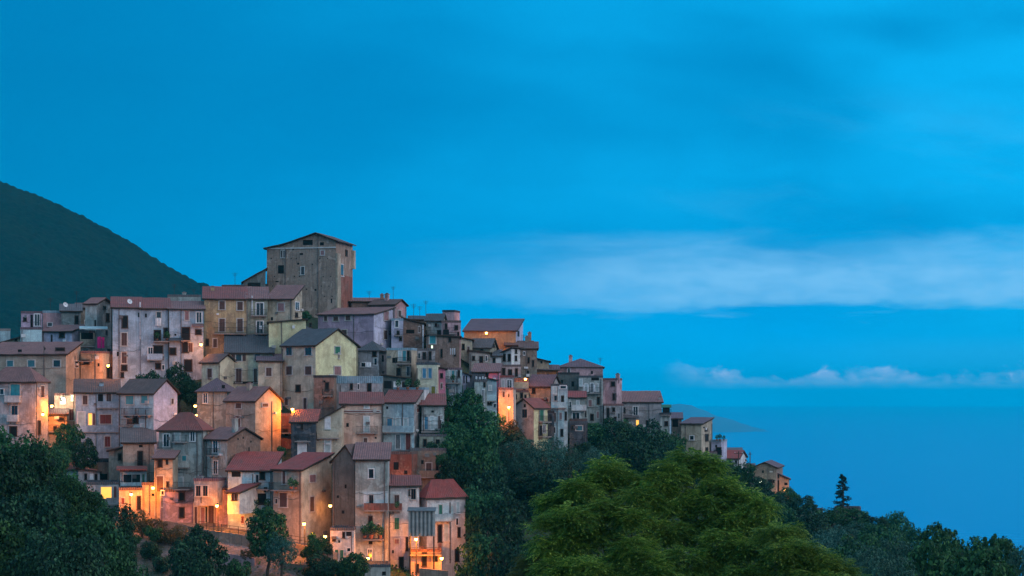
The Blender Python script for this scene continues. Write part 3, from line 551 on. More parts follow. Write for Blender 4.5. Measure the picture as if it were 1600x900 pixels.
H_('last grey house with a low gable at the ridge end', 1176, 1213, 1223, 731, 785, 14, 'stone', 'v:1.0:plum', 'L:1192,737,3,4,h L:1203,753,8,7,o L:1209,752,3,5,h', Y=388)
H_('tiny lean-to with a glowing lamp at the foot of the last grey house', 1223, 1223, 1233, 749, 785, None, 'peach', 'sl:.9:plum', 'L:1228,756,5,4,h', dep=4, Y=390)
H_('flat low villa roof half buried in trees beside the lone conifer', 1304, 1304, 1345, 796, 815, None, 'pink', 'f:-.2:greyr', 'L:1335,799,5,3,o', dep=6, Y=412)
H_('pale low wall house left of the lone conifer', 1268, 1268, 1286, 798, 815, None, 'white', 'f:-.2:greyr', '', dep=4, Y=411)
# ---- second band
H_('long taupe house at the left edge with dark pole and square windows', -20, 103, 126, 554, 640, 8, 'taupe', 's:1.9:pink', 'L:16,568,11,9,u L:49,568,12,10,u L:89,568,12,10,d R:119,569,6,10,d L:70,545,2,4,h L:31,548,6,4,h |L:69,540,592 L:94,546,14,4,o', Y=300)
H_('tall orange lit house with a corner lamp behind the long taupe house', 126, 160, 176, 552, 640, 12, 'peach', 'f:0:pink', 'L:131,603,6,6,b L:134,566,11,6,o R:170,582,7,16,o =L:127,147,564,r |L:149,553,600 L:154,570,3,5,h', Y=305, dep=8)
H_('bottom left stone house with a tall teal shutter under a hipped pink roof', -20, 55, 71, 595, 712, 14, 'grey', 'h:1.9:pink', 'L:24,614,16,27,t =L:9,33,628,w,.5 L:23,642,11,16,d L:21,674,11,14,o =L:13,30,658,w,.5 L:3,612,7,8,w R:66,612,6,18,b R:61,668,4,20,o', Y=283)
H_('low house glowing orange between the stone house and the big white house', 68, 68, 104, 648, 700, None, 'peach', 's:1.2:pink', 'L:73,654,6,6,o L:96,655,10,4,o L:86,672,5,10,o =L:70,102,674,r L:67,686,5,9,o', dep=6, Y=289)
H_('pink wall strip with a greenish lit window left of the big white house', 85, 85, 118, 618, 700, None, 'salmon', 'f:0:pink', 'L:98,627,9,8,Y L:113,622,5,9,Y L:112,648,9,17,R', dep=6, Y=293)
big = H_('big white apartment house with a loggia and red shutters', 118, 118, 186, 614, 712, None, 'palazzo', 's:1.9:brown', 'L:133,625,9,14,b L:157,624,8,16,h L:170,624,9,17,D =L:151,185,637,m,.5 L:127,655,12,22,n L:141,655,7,18,y L:147,655,4,18,R L:165,655,19,14,R =L:118,186,675,m,.3 L:168,690,10,16,R ^C:.4,.5,.5', dep=9.5, Y=287.5)
H_('pale blue stained house half with teal shutters and hanging balconies', 186.5, 240, 277, 614, 712, 32, 'blue', 'u:1.9:brown', 'L:203,625,13,13,t L:226,624,11,12,t =L:195,214,648 =L:217,238,648 L:212,655,8,12,o L:203,659,10,8,d R:269,627,4,8,b =L:192,208,665 |L:187,616,700 |L:228,640,690 L:224,668,7,12,n', Y=280, wallR='palelilac')
H_('slate roofed cream house corner at the left end of the yellow complex', 315, 341, 368, 566, 612, 33, 'cream', 'u:1.2:slate', 'L:328,583,8,14,b |R:342,566,600', Y=302)
H_('pale cream wing with a steep slate roof and two tall brown doors', 353, 353, 426, 552, 618, None, 'cream', 's:3.1:slate', 'L:373,559,10,10,s L:402,558,10,10,d L:373,587,10,22,b L:399,587,6,22,b L:384,598,50,1.6,o', dep=9, Y=306)
H_('upper slate roofed cream block of the yellow complex', 423, 463, 500, 521, 600, 33, 'cream', 'h:2.0:slate', 'L:442,528,9,9,d L:438,545,5,8,h', Y=313)
H_('plain grey beige wing with one brown shuttered window in the yellow complex', 403, 403, 441, 565, 634, None, 'buff', 's:1.1:plum', 'L:420,581,10,13,b |L:439,566,625', dep=7, Y=301)
H_('tall yellow gabled house with slate roof at the heart of the village', 441, 493, 559, 539.5, 660, 36, 'buff', 'u:2.6:slate', 'L:452,549,10,12,d L:482,549,11,12,d L:452,579,10,13,b L:482,579,11,13,b L:466,607,7,10,o L:448,627,6,12,b L:477,631,6,18,b R:527,547,9,11,g R:529,556,2,8,b R:527,579,11,13,r |L:441.5,545,640', Y=298, wallR='yellow', group=None)  # right gable's lighter, yellower wall colour has the light it catches painted in
H_('grey cube house with a dark porch right of the yellow gable', 560, 592, 603, 547, 612, 15, 'grey', 'h:1.3:slate', 'L:585,553,6,8,o L:587,565,5,10,w L:571,570,14,6,w R:598,560,3,10,h', Y=309)
H_('beige house with stacked blue shuttered balconies near the centre', 604, 643, 648, 547, 625, 10, 'beige', 'f:0:blue', 'L:617,563,8,8,h L:625,556,5,14,n L:632,556,6,16,t L:638,556,4,14,o L:623,581,6,10,o L:638,580,6,14,d =L:619,643,568 =L:621,644,591 |L:627,566,590 |L:642,549,610', Y=307)
H_('grey house front with a long balcony beside the stacked blue shutters', 648, 648, 680, 548, 612, None, 'grey', 'f:0:greyr', 'L:655,556,4,8,d L:663,556,5,10,o L:672,556,4,12,o =L:645,680,567 |L:669,550,570', dep=6, Y=311)
H_('cream house with twin blue shutters near the centre', 651, 683, 684, 570, 655, 2, 'cream', 'f:0:slate', 'L:663,583,6,15,B L:672,583,6,15,B L:677,611,7,14,O L:678,620,7,5,h |L:652,575,640', Y=302, dep=6)
H_('narrow pink house wedged right of the cream house', 684, 684, 696, 577, 655, None, 'hotpink', 'sl:.3:pink', 'L:690,587,4,6,o L:690,603,3,8,b', dep=6, Y=305, wallR='pink')
H_('turquoise tinged narrow house with a yellow pot balcony in the centre', 695, 695, 722, 578, 655, None, 'blue', 'f:0:plum', 'L:701,585,3,12,n L:708,585,5,12,t L:717,584,3,10,o =L:696,720,598 L:699,612,5,14,g L:709,610,4,12,w |L:714,580,640', dep=7, Y=308)
H_('leaning pale lilac stair tower between turquoise house and dark roof house', 721, 721, 734, 580, 655, None, 'palelilac', 'sr:-.7:red', 'L:725,593,2,12,h L:729,593,2,12,h L:722,608,3,12,g', dep=6, Y=309)
H_('grey house with a dark sagging roof and laundry terrace', 733, 751, 752, 607, 690, 2, 'grey', 's:2.6:dark', 'L:741,620,5,6,h', Y=306, dep=9)
H_('tall slim house with long white framed window strips', 751, 751, 761, 597, 690, None, 'greygreen', 'f:0:greyr', 'L:755,618,4,18,w L:755,640,4,16,w L:757,601,3,6,o', dep=7, Y=304)
H_('blue grey slim house with a little bay beside the white window strips', 761, 761, 776, 595, 690, None, 'blue', 'sl:.4:slate', 'L:766,606,5,7,n L:765,629,6,7,o L:773,634,5,6,w L:767,650,5,8,o =L:761,775,626,m,.5', dep=7, Y=305)
H_('hot pink house under a long pink roof', 740, 779, 780, 582, 650, 2, 'hotpink', 's:1.4:pink', 'L:761,586,4,6,o L:770,597,4,7,b L:773,603,3,3,w |L:779,583,640', Y=314, dep=8)
H_('pale house with two white doors above the salmon lit wall', 780, 780, 803, 590, 640, None, 'grey', 'f:0:red', 'L:786,600,6,12,n L:796,600,8,12,w L:796,599,2,5,B', dep=7, Y=318)
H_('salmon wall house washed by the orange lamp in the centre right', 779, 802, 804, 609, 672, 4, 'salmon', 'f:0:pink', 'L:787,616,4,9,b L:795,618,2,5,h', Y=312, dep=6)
H_('low orange lit terrace with potted plants right of the salmon wall', 803, 803, 826, 613, 665, None, 'peach', 'f:0:pink', 'L:806,620,3,6,o L:815,618,4,7,o L:821,620,3,5,o =L:803,826,606,m,.5', dep=8, Y=322)
H_('shadowed house with warm glow at its balcony above the lit terrace', 804, 804, 826, 594, 650, None, 'brown', 'f:0:brown', 'L:811,592,5,5,h L:819,606,4,6,h L:807,603,4,6,h', dep=6, Y=330)
H_('plum grey roofed house with one tall dark window', 826, 860, 875, 603, 665, 22, 'taupe', 'u:1.8:plum', 'L:834,609,5,10,o L:848,625,20,5,R', Y=329, wallR='grey')
H_('yellow fronted house with a grey gable and green shutters above the trees', 801, 834, 856, 637, 705, 38, 'grey', 'v:1.4:red:.45', 'L:820,646,9,13,d L:820,634,3,5,h R:846,649,7,17,g R:844,673,5,14,o R:850,670,5,12,w =R:841,855,659 =R:841,855,682', Y=319, wallR='yellow')
H_('dark gap house in shade right of the yellow fronted house', 856, 856, 866, 645, 710, None, 'dark', 'f:0:dark', 'L:860,652,4,9,h', dep=7, Y=322)  # shade of the narrow gap is put into the near-black walls
H_('white tall house with pale blue stains and wooden doors below the plum roof', 861, 861, 887, 603, 710, None, 'blue', 'f:0:slate', 'L:867,610,6,10,n L:868,622,5,8,d L:879,624,4,10,o L:867,652,4,14,b L:876,650,4,10,r L:880,605,10,4,w =L:861,885,637,m,.5 L:866,672,4,9,w L:878,676,4,10,o L:884,650,3,12,o', dep=7, Y=325)
H_('pale house with small red roof and white bay near the right trees', 887, 887, 914, 622, 700, None, 'greygreen', 's:1.0:bright', 'L:903,633,5,13,n L:891,632,3,9,w =L:893,916,641,w,.9 L:900,651,12,12,w ~L:890,918,658,1.2,brown', dep=7, Y=330)
H_('dim teal shop front below the white bay', 890, 890, 918, 662, 700, None, 'dark', 'f:0:slate', 'L:905,669,11,7,u L:895,668,5,5,o', dep=4, Y=325)
H_('tall pinkish streaked house edge beside the dark tree', 937, 937, 945, 596, 680, None, 'pink', 'f:0:pink', 'L:941,612,2,6,o L:941,640,3,8,o', dep=6, Y=344)
# ---- third band (centre)
H_('brown unplastered stone house under the yellow gable', 490, 522, 523, 590, 665, 2, 'brown', 'f:0:dark', 'L:511,604,6,12,o =L:504,520,618 L:506,596,5,3,h', Y=294, dep=6)
H_('grey house with a broad pale blue parapet band and two slit doors', 523, 597, 598, 599, 655, 0, 'grey', 'f:0:blue', 'L:577,608,6,17,o L:549,604,4,8,o L:560,604,3,8,w |L:532,602,618', Y=297, dep=8, lip=.75)
H_('dark open barn with a small pale blue window right of the blue parapet', 598, 598, 640, 592, 650, None, 'darkstone', 'sl:.5:pink', 'L:621,602,11,9,k L:606,601,12,12,h L:632,602,6,8,o', dep=7, Y=299)
H_('white edged roof terrace with potted plants in the centre', 615, 663, 664, 609, 650, 4, 'white', 'f:0:blue', '', Y=292, dep=6)
H_('salmon house with pale green doors above a curved balcony', 533, 597, 598, 632, 720, -5, 'salmon', 's:1.6:red', 'L:573,635,8,6,n L:573,663,9,24,n =L:556,590,676 L:571,691,6,13,b L:564,643,60,1.6,R L:587,684,3,3,h |L:597,634,715 L:543,664,4,6,h', dep=7, Y=285)
H_('peach house with a bright curtained balcony window', 494, 534, 535, 660, 725, 0, 'buff', 'sr:2.1:pink', 'L:512,661,8,18,k =L:496,530,684,m,.7 L:512,701,10,26,n L:496,711,6,6,h', dep=6, Y=281)
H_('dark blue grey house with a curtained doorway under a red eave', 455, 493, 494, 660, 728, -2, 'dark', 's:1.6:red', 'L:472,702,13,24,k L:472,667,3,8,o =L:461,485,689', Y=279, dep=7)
H_('grey plum roofed house left of the lamp lit tower house', 308, 354, 370, 611, 712, 10, 'greygreen', 'h:1.8:plum', 'L:321,622,7,15,w L:349,604,5,5,h', Y=288)
H_('tall tan house with a gable and orange lamp wash on its side', 353, 399, 439, 626, 735, 34, 'taupe', 'u:1.9:pink', 'L:373,634,10,8,b L:372,660,9,20,b R:414,633,10,5,b ^C:.55,.4,.9', Y=281, wallR='peach', group=None)
H_('olive shaded wall with a pink glow behind the tan gabled house', 438, 438, 456, 650, 720, None, 'red', 'f:0:pink', 'L:446,676,8,10,o =L:440,455,676,r', dep=6, Y=290)
H_('blue and white house with a broad doorway balcony right of the salmon house', 599, 647, 657, 629, 730, 12, 'blue', 's:1.6:red', 'L:622,690,7,22,w L:609,661,9,14,B L:622,663,7,18,n L:634,663,7,18,n =L:600,648,675,b L:605,637,3,4,h |L:629,631,675 R:653,638,5,12,R L:638,690,9,26,R L:640,670,1.5,10,h', Y=287, wallR='grey')
H_('grey and sky blue house with three doors above the brown balcony', 659, 659, 694, 634, 725, None, 'greygreen', 's:1.6:red', '%L:659,693,651,673,skyblue L:666,661,6,20,B L:675,661,6,20,n L:687,660,6,20,b =L:658,700,674 L:676,643,4,3,h L:690,652,3,6,w', dep=8, Y=289)
H_('mauve shadow wall strip between the two blue fronted houses', 657, 657, 660, 632, 730, None, 'dark', 'f:0:plum', '', dep=6, Y=291)  # near-black wall colour stands in for the shadow between its neighbours
H_('weathered red brown house shell glowing from a hidden lamp', 608, 643, 660, 710, 770, 10, 'red', 'f:0:brown', 'L:619,728,8,12,h L:634,738,5,6,h', Y=277)
H_('tan ruin with brown door and ivy below the three door balcony', 641, 641, 697, 704, 770, None, 'stone', 'f:0:greyr', 'L:670,731,10,15,b L:683,728,4,20,o L:660,722,4,6,h =L:640,687,745,m', dep=7, Y=281)
H_('brown low wall house half under ivy by the big tree', 655, 655, 700, 682, 740, None, 'olive', 'f:0:greyr', 'L:664,692,5,10,o L:684,690,6,7,h', dep=6, Y=287)
# ---- left lower band
H_('grey house with a lean brown roof and a slim dark window below the white house', 192, 192, 241, 692, 790, None, 'taupe', 's:1.8:greyr', 'L:219,717,8,23,o L:220,697,6,4,h |L:233,693,780 =L:211,228,730,r,.4', dep=6, Y=275)
H_('tiny side annex with one window left of the lean roofed grey house', 181, 181, 192, 705, 790, None, 'stone', 'sr:.4:brown', 'L:187,714,5,9,o', dep=5, Y=277)
H_('pale shop like room with teal base under a red tiled canopy', 188, 188, 229, 737, 800, None, 'blue', 'f:0:pink', '~L:182,230,733,1.4,red =L:188,222,764,b,.7 L:206,749,28,15,w L:224,750,4,18,g', dep=5, Y=272)
H_('grey green house with a pink hipped roof and two small balconies', 248, 315, 332, 671, 795, 10, 'greygreen', 'h:2.2:red', 'L:260,688,10,19,w =L:248,271,701 L:277,681,9,17,n L:301,681,8,16,w =L:272,293,690 L:288,720,8,16,t =L:277,297,730,m,.6 L:262,742,8,12,o L:282,755,9,18,n L:270,770,7,8,h |L:308,672,760 |L:317,672,780', Y=271)
H_('narrow beige annex with a dark doorway in front of the grey green house', 241, 270, 271, 717, 800, 0, 'beige', 's:.8:pink', 'L:250,724,7,11,o L:261,722,3,6,o L:250,756,12,24,D L:262,757,4,7,o', Y=266, dep=4)
H_('brown gabled house with a grey green front and stacked white framed windows', 319, 355, 407, 687, 790, 38, 'greygreen', 'u:1.5:pink', 'L:337,698,8,18,w =L:330,343,711 L:337,730,7,20,w |L:323,690,760 R:372,686,2,3,h R:380,684,2,3,h R:392,690,2,3,h R:389,703,2,8,h ^C:.1,.3,2.0', Y=269, wallR='brown')
H_('dim blue grey low houses row left with pale roofs', 87, 87, 122, 735, 770, None, 'blue', 's:.7:brown', 'L:96,745,10,6,w', dep=5, Y=278)
H_('whitewashed low shed row right of the blue low house', 122, 122, 156, 738, 775, None, 'grey', 'sl:.4:pink', 'L:134,745,4,8,o L:143,745,5,6,k L:150,746,4,9,o', dep=5, Y=277)
H_('dark weathered lean-to between shed row and lean roofed house', 152, 152, 186, 722, 790, None, 'brown', 'f:0:dark', 'L:162,745,12,9,h L:176,744,8,8,h', dep=6, Y=279)
H_('grey flat roofed house with an orange lit window and teal trim', 134, 134, 186, 757, 800, None, 'grey', 'f:0:slate', 'L:166,770,18,18,y L:180,770,5,20,R =L:166,186,788,m,.6', dep=6, Y=271)
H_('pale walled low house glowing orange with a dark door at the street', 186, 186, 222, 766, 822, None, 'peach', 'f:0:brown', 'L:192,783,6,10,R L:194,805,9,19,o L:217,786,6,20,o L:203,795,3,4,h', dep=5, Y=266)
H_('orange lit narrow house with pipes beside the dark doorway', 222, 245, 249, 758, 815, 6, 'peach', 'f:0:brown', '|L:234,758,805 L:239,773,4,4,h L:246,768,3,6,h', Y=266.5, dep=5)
H_('pink walled street house with a dark door and balcony over it', 250, 250, 302, 768, 815, None, 'pink', 'f:0:brown', 'L:284,776,9,12,o L:284,801,8,15,o L:269,780,3,3,h L:254,770,5,6,w L:253,785,3,14,b =L:270,296,764', dep=6, Y=265)
H_('jutting grey upper room over the lamp lit arcade', 303, 340, 352, 752, 788, 8, 'grey', 'f:0:plum', 'L:310,767,9,16,d L:321,767,9,16,d |L:315,776,786 ^C:.9,.5,.5', Y=261, found=.2, ground=False)
H_('lamp lit arcade front with pillars beneath the jutting room', 302, 366, 367, 784, 826, 0, 'peach', 'f:0:brown', 'L:306,805,5,26,b L:317,806,7,26,r L:330,805,10,30,b L:352,806,4,24,h L:366,807,8,26,D L:322,804,3,24,h L:343,800,2,20,h', Y=264.5, dep=5)
H_('small lilac hut face between arcade and the blue balcony house', 344, 344, 360, 764, 800, None, 'pink', 's:.6:red', '', dep=4, Y=263.5, ground=False)
H_('pale blue two storey house with red roof and crowded balconies', 356, 424, 427, 736, 838, 2, 'blue', 's:2.1:bright', 'L:369,741,14,8,h L:402,748,5,12,d L:410,742,8,14,o =L:398,422,764 L:409,780,14,18,h L:415,765,6,8,h =L:386,421,797 L:391,756,8,8,n |L:395,741,790 |L:423,738,815 L:379,812,5,11,R L:396,816,5,9,o', Y=262)
H_('little pale blue extension with twin slit windows and a red lid roof', 359, 374, 393, 770, 800, 30, 'blue', 's:.9:bright', 'L:364,776,3,11,o L:369,776,3,11,o', Y=258, found=.3, ground=False, wallR='blue')
H_('front grey house with red roof, brown shutter and lamp lit base', 427, 471, 518, 735, 860, 24, 'taupe', 's:1.9:bright', 'L:444,746,6,20,b =L:428,466,765 L:443,781,13,22,b L:432,783,4,7,d L:442,810,6,9,o R:488,748,10,11,r R:487,788,7,23,b |L:469,737,850 R:486,742,3,2,h', Y=258, wallR='buff', group=None)
H_('dark mossy stone flank house with a ruffled tile roof', 519, 554, 555, 720, 890, 10, 'darkstone', 'v:2.0:brown:.4', 'L:540,760,3,6,h L:536,800,4,5,h L:528,776,3,4,h', Y=260, dep=9)
H_('tall pale plaster house with a white band terrace and plant balcony', 555, 606, 607, 719, 905, -2, 'greygreen', 's:1.9:pink', '%L:568,606,768,792,skyblue =L:569,606,797,d,.6 L:580,740,9,14,w L:580,784,8,21,d L:579,815,6,16,o =L:567,600,842 L:579,848,6,5,h L:578,870,7,23,w |L:601,722,885 L:591,822,4,6,b', Y=257, dep=8)
H_('white house with green shutter and a brown balcony door beside the tall plaster house', 607, 607, 655, 760, 905, None, 'white', 's:1.0:red', '%L:606,627,768,792,skyblue =L:607,628,797,d,.6 %L:606,636,838,875,palelilac L:620,784,9,21,D L:620,818,9,18,g L:646,772,9,16,d L:640,770,3,8,o L:620,846,8,7,r L:614,862,3,5,h L:627,880,7,18,o L:636,850,4,20,o |L:609,762,880 ^A:.9,.2,1.5', dep=7, Y=262)
H_('corner house with red hipped roof and a pale blue balcony at the village foot', 655, 667, 727, 774, 905, 62, 'grey', 'h:1.9:bright', '%R:674,701,786,812,skyblue R:688,798,6,18,g =R:673,702,814,b R:687,834,6,26,o R:697,832,8,26,n R:715,793,6,18,n R:714,815,4,10,w R:717,832,4,14,o R:687,777,3,5,h R:687,857,7,16,r R:714,868,6,18,o |R:703,785,880 R:706,800,4,20,p', Y=262, wallR='white')
H_('small white cottage with green doors at the foot of the mossy flank', 516, 553, 554, 829, 880, 0, 'white', 'f:-.3:greyr', 'L:526,866,6,14,G L:534,866,6,13,G L:537,836,4,8,o L:545,834,8,7,h L:522,842,5,5,o L:545,859,6,5,w L:530,846,3,4,h', Y=254, dep=5)
H_('concrete block annex at the bottom right of the foot houses', 699, 727, 737, 851, 905, 15, 'greygreen', 'f:-.2:slate', 'L:712,858,12,8,o L:714,874,6,16,h L:722,866,3,4,h', Y=268)
H_('orange lit lower terrace room with railings by the brightest lamp', 640, 640, 690, 862, 908, None, 'salmon', 'f:-.1:pink', 'L:663,874,7,20,o L:680,872,8,12,h =L:640,690,866,r,.9 L:652,888,5,12,o', dep=5, Y=258)
H_('round topped concrete cistern at the bottom edge', 570, 570, 610, 886, 908, None, 'greygreen', 'f:-.25:slate', 'L:600,896,6,6,h', dep=5, Y=250, name='cistern', cat='cistern', group=None)
# ================================================================ terrain
def AP(px, py, Y, dz=0): v = P(px, py, Y); ANCH.append((v.x, v.y, v.z + dz))
for x, y, z in [(0,-20,-2.2),(-60,-10,-3),(60,-10,-3),(0,25,-9),(-50,40,-14),(25,60,-15),(0,75,-19),(-50,90,-26),(-90,140,-36),(-30,150,-42),(10,150,-40),(0,200,-38),(-40,215,-36),(-70,240,-30),
                (60,60,-12),(40,110,-17),(24,118,-17),(70,120,-16),(45,170,-30),(100,170,-30),(70,250,-42),(20,250,-38),(110,330,-58),(200,300,-90),(120,60,-14),(150,150,-50),
                (95,460,-50),(60,520,-55),(130,560,-100),(30,600,-70),(160,440,-90),(200,600,-165),(60,760,-172),(-40,800,-140),(300,300,-172),(260,200,-150),(350,900,-175),(0,1050,-175),
                (-60,450,-8),(-30,430,-6),(-100,420,0),(-160,400,2),(-160,520,-20),(-100,600,-50),(-200,330,-4),(-170,250,-28),(-230,500,-10),(-260,700,-60),(-160,120,-34),(-300,200,-30),(-320,400,-5),(-200,60,-20)]:
    ANCH.append((x, y, CZ + z))
AP(0, 712, 282); AP(120, 735, 276); AP(30, 740, 274); AP(180, 830, 263); AP(60, 800, 262, -2)
AP(250, 822, 262); AP(300, 830, 259.5); AP(350, 838, 257.5); AP(420, 850, 255); AP(500, 862, 254)
AP(250, 870, 252); AP(330, 905, 247); AP(400, 905, 246); AP(480, 905, 247); AP(560, 915, 246); AP(640, 925, 248); AP(740, 915, 262)
AP(700, 760, 286); AP(760, 700, 305); AP(820, 720, 315); AP(800, 800, 290); AP(870, 745, 322); AP(960, 705, 338); AP(1040, 720, 350); AP(900, 860, 280, -2); AP(1050, 800, 330)
AP(1120, 760, 366); AP(1180, 800, 372); AP(1240, 800, 392); AP(1300, 818, 400); AP(1370, 845, 402); AP(1440, 880, 405)
AP(1280, 840, 440); AP(1340, 870, 450); AP(1228, 800, 425); AP(1400, 900, 450)
AP(230, 640, 299); AP(290, 640, 299)
A_ = np.array(ANCH); c2 = 25.0
def phi(d2): return np.sqrt(d2 + c2)
D2 = ((A_[:, None, :2] - A_[None, :, :2]) ** 2).sum(-1); zm = A_[:, 2].mean()
WT = np.linalg.solve(phi(D2) - np.eye(len(A_)) * 6.0, A_[:, 2] - zm)
def ground(x, y):
    x = np.atleast_1d(np.asarray(x, float)); y = np.atleast_1d(np.asarray(y, float)); out = np.empty(x.size)
    for i in range(0, x.size, 20000):
        d2 = (x[i:i+20000, None] - A_[None, :, 0]) ** 2 + (y[i:i+20000, None] - A_[None, :, 1]) ** 2; out[i:i+20000] = phi(d2) @ WT + zm
    out += np.sin(x * .31 + y * .17) * .25 + np.sin(y * .43 - x * .23) * .22
    return np.maximum(out, -3.0)
def gz(x, y): return float(ground(x, y)[0])
def sheet(name, xs, ys, zf, mat, **k):
    XX, YY = np.meshgrid(xs, ys); ZZ = zf(XX.ravel(), YY.ravel()); nx, ny = len(xs), len(ys)
    v = np.stack([XX.ravel(), YY.ravel(), ZZ], 1).astype(np.float32); i = np.arange(nx * (ny - 1)); i = i[(i % nx) < nx - 1]
    f = np.stack([i, i + 1, i + nx + 1, i + nx], 1)
    return qmesh(name, v, f, mat, smooth=True, **k)
def qmesh(name, v, f, mat, smooth=False, parent=None, mesh_only=False, **k):
    me = bpy.data.meshes.new(name); n = f.shape[1]
    me.vertices.add(len(v)); me.vertices.foreach_set('co', np.ascontiguousarray(v, dtype=np.float32).ravel())
    me.loops.add(f.size); me.loops.foreach_set('vertex_index', f.astype(np.int32).ravel())
    me.polygons.add(len(f)); me.polygons.foreach_set('loop_start', np.arange(len(f), dtype=np.int32) * n)
    me.materials.append(mat); me.update(calc_edges=True)
    if smooth: me.polygons.foreach_set('use_smooth', np.ones(len(f), bool))
    me.validate()
    return me if mesh_only else link(name, me, parent, **k)
def groundmat():
    m = bpy.data.materials.new('hillside_soil_and_grass'); m.use_nodes = True; t = NT(m.node_tree); tcn = t.n('ShaderNodeTexCoord'); v = tcn.outputs['Object']
    a = t.noise(v,   .12, 6, .65, .5); b_ = t.noise(v, .9, 6, .7); c = t.noise(v, 3.5, 4, .7)
    col = t.mix(t.ramp01(a, .38, .6), (.035, .05, .02), (.22, .19, .20)); col = t.mix(t.m('MULTIPLY', t.ramp01(b_, .45, .65), .7), col, (.09, .085, .045)); col = t.mix(t.m('MULTIPLY', t.ramp01(c, .5, .7), .5), col, (.32, .28, .29))
    sx = t.n('ShaderNodeSeparateXYZ'); t.put(sx.inputs[0], v)      # the dry cleared slope lies only below the street
    dry = t.m('MULTIPLY', t.m('MULTIPLY', t.ramp01(sx.outputs[0], -62, -54), t.ramp01(sx.outputs[0], -20, -28)), t.ramp01(sx.outputs[1], 274, 266))
    col = t.mix(dry, t.mix(t.ramp01(b_, .35, .65), (.012, .03, .014), (.045, .065, .03)), col)
    b = t.n('ShaderNodeBsdfPrincipled'); t.put(b.inputs['Base Color'], col); b.inputs['Roughness'].default_value = .95; bp = t.n('ShaderNodeBump'); bp.inputs['Distance'].default_value = .5; t.put(bp.inputs['Height'], b_); t.put(b.inputs['Normal'], bp.outputs[0])
    t.put(t.n('ShaderNodeOutputMaterial').inputs[0], b.outputs[0]); return m
sheet('hillside', np.arange(-420, 421, 3.0), np.arange(-40, 1061, 3.0), ground, groundmat(), kind='structure')
# ---- forested mountain behind the village on the left
def nz2(x, y, s, seed):
    r = np.random.default_rng(seed); out = 0
    for i in range(7):
        a = r.uniform(0, 6.28); k = r.uniform(.6, 1.7) / s; out = out + np.sin((x * math.cos(a) + y * math.sin(a)) * k * 6.28 + r.uniform(0, 6.28))
    return out / 7
cx = np.array([-2600, -1200, -700, -533, -493, -447, -400, -367, -333, -313, -300, -250, -190, -120, 0, 110, 320]); cy = np.array([283, 283, 270, 283, 306, 340, 378, 410, 437, 447, 456, 486, 526, 575, 700, 905, 905])
def canopy(x, y, s, seed):
    r = np.random.default_rng(seed); gx = np.floor(x / s).astype(int); gy = np.floor(y / s).astype(int); best = np.full(x.shape, -9.0)
    for dx in (-1, 0, 1):
        for dy in (-1, 0, 1):
            hx = gx + dx; hy = gy + dy; hsh = (hx * 73856093) ^ (hy * 19349663) ^ (seed * 83492791); u = ((hsh & 0xffff) / 65535.0); w_ = (((hsh >> 8) * 2654435761 & 0xffff) / 65535.0); q = (((hsh >> 5) * 40503 & 0xffff) / 65535.0)
            d = np.sqrt((x - (hx + .15 + .7 * u) * s) ** 2 + (y - (hy + .15 + .7 * w_) * s) ** 2); best = np.maximum(best, (.55 + .45 * q) - (d / s) ** 2 * 1.2)
    return best
def mountain(x, y):
    ridge = 223.0; cr = (HY - np.interp(x + 14 * nz2(x, y, 260, 3), cx, cy)) / F * 2000
    t = np.clip((y - 1020) / 980, 0, 1); pf = t ** .85; back = np.clip((y - 2000) / 1500, 0, 1)
    z = -175 + (cr + 175) * pf * (1 - back ** 1.2) + nz2(x, y, 330, 5) * 14 * np.sin(t * math.pi) + nz2(x, y, 120, 6) * 5 * np.sin(t * math.pi)
    return CZ + z + canopy(x, y, 7.5, 3) * 5.0 + canopy(x + 3, y, 4.0, 9) * 1.6 - 5
def forestmat():
    m = bpy.data.materials.new('forest_canopy'); m.use_nodes = True; t = NT(m.node_tree); tcn = t.n('ShaderNodeTexCoord'); v = tcn.outputs['Object']
    a = t.noise(v, .11, 5, .7); b_ = t.noise(v, .7, 4, .7); c = t.noise(v, .012, 4, .6)
    col = t.mix(t.ramp01(a, .35, .65), (.000, .008, .012), (.003, .026, .023)); col = t.mix(t.m('MULTIPLY', t.ramp01(b_, .4, .7), .5), col, (.009, .048, .032)); col = t.mix(t.m('MULTIPLY', t.ramp01(c, .4, .65), .4), col, (.015, .03, .02))
    b = t.n('ShaderNodeBsdfPrincipled'); t.put(b.inputs['Base Color'], col); b.inputs['Roughness'].default_value = .9; b.inputs['Specular IOR Level'].default_value = .1; bp = t.n('ShaderNodeBump'); bp.inputs['Distance'].default_value = 1.5; t.put(bp.inputs['Height'], b_); t.put(b.inputs['Normal'], bp.outputs[0])
    t.put(t.n('ShaderNodeOutputMaterial').inputs[0], b.outputs[0]); return m
FM = forestmat()
xs = np.concatenate([np.arange(-2500, -680, 20.), np.arange(-680, -180, 1.9), np.arange(-180, 320, 14.)]); ys = np.concatenate([np.arange(1015, 1300, 10.), np.arange(1300, 2040, 2.6), np.arange(2040, 3500, 30.)])
sheet('mountain', xs, ys, mountain, FM, kind='structure')
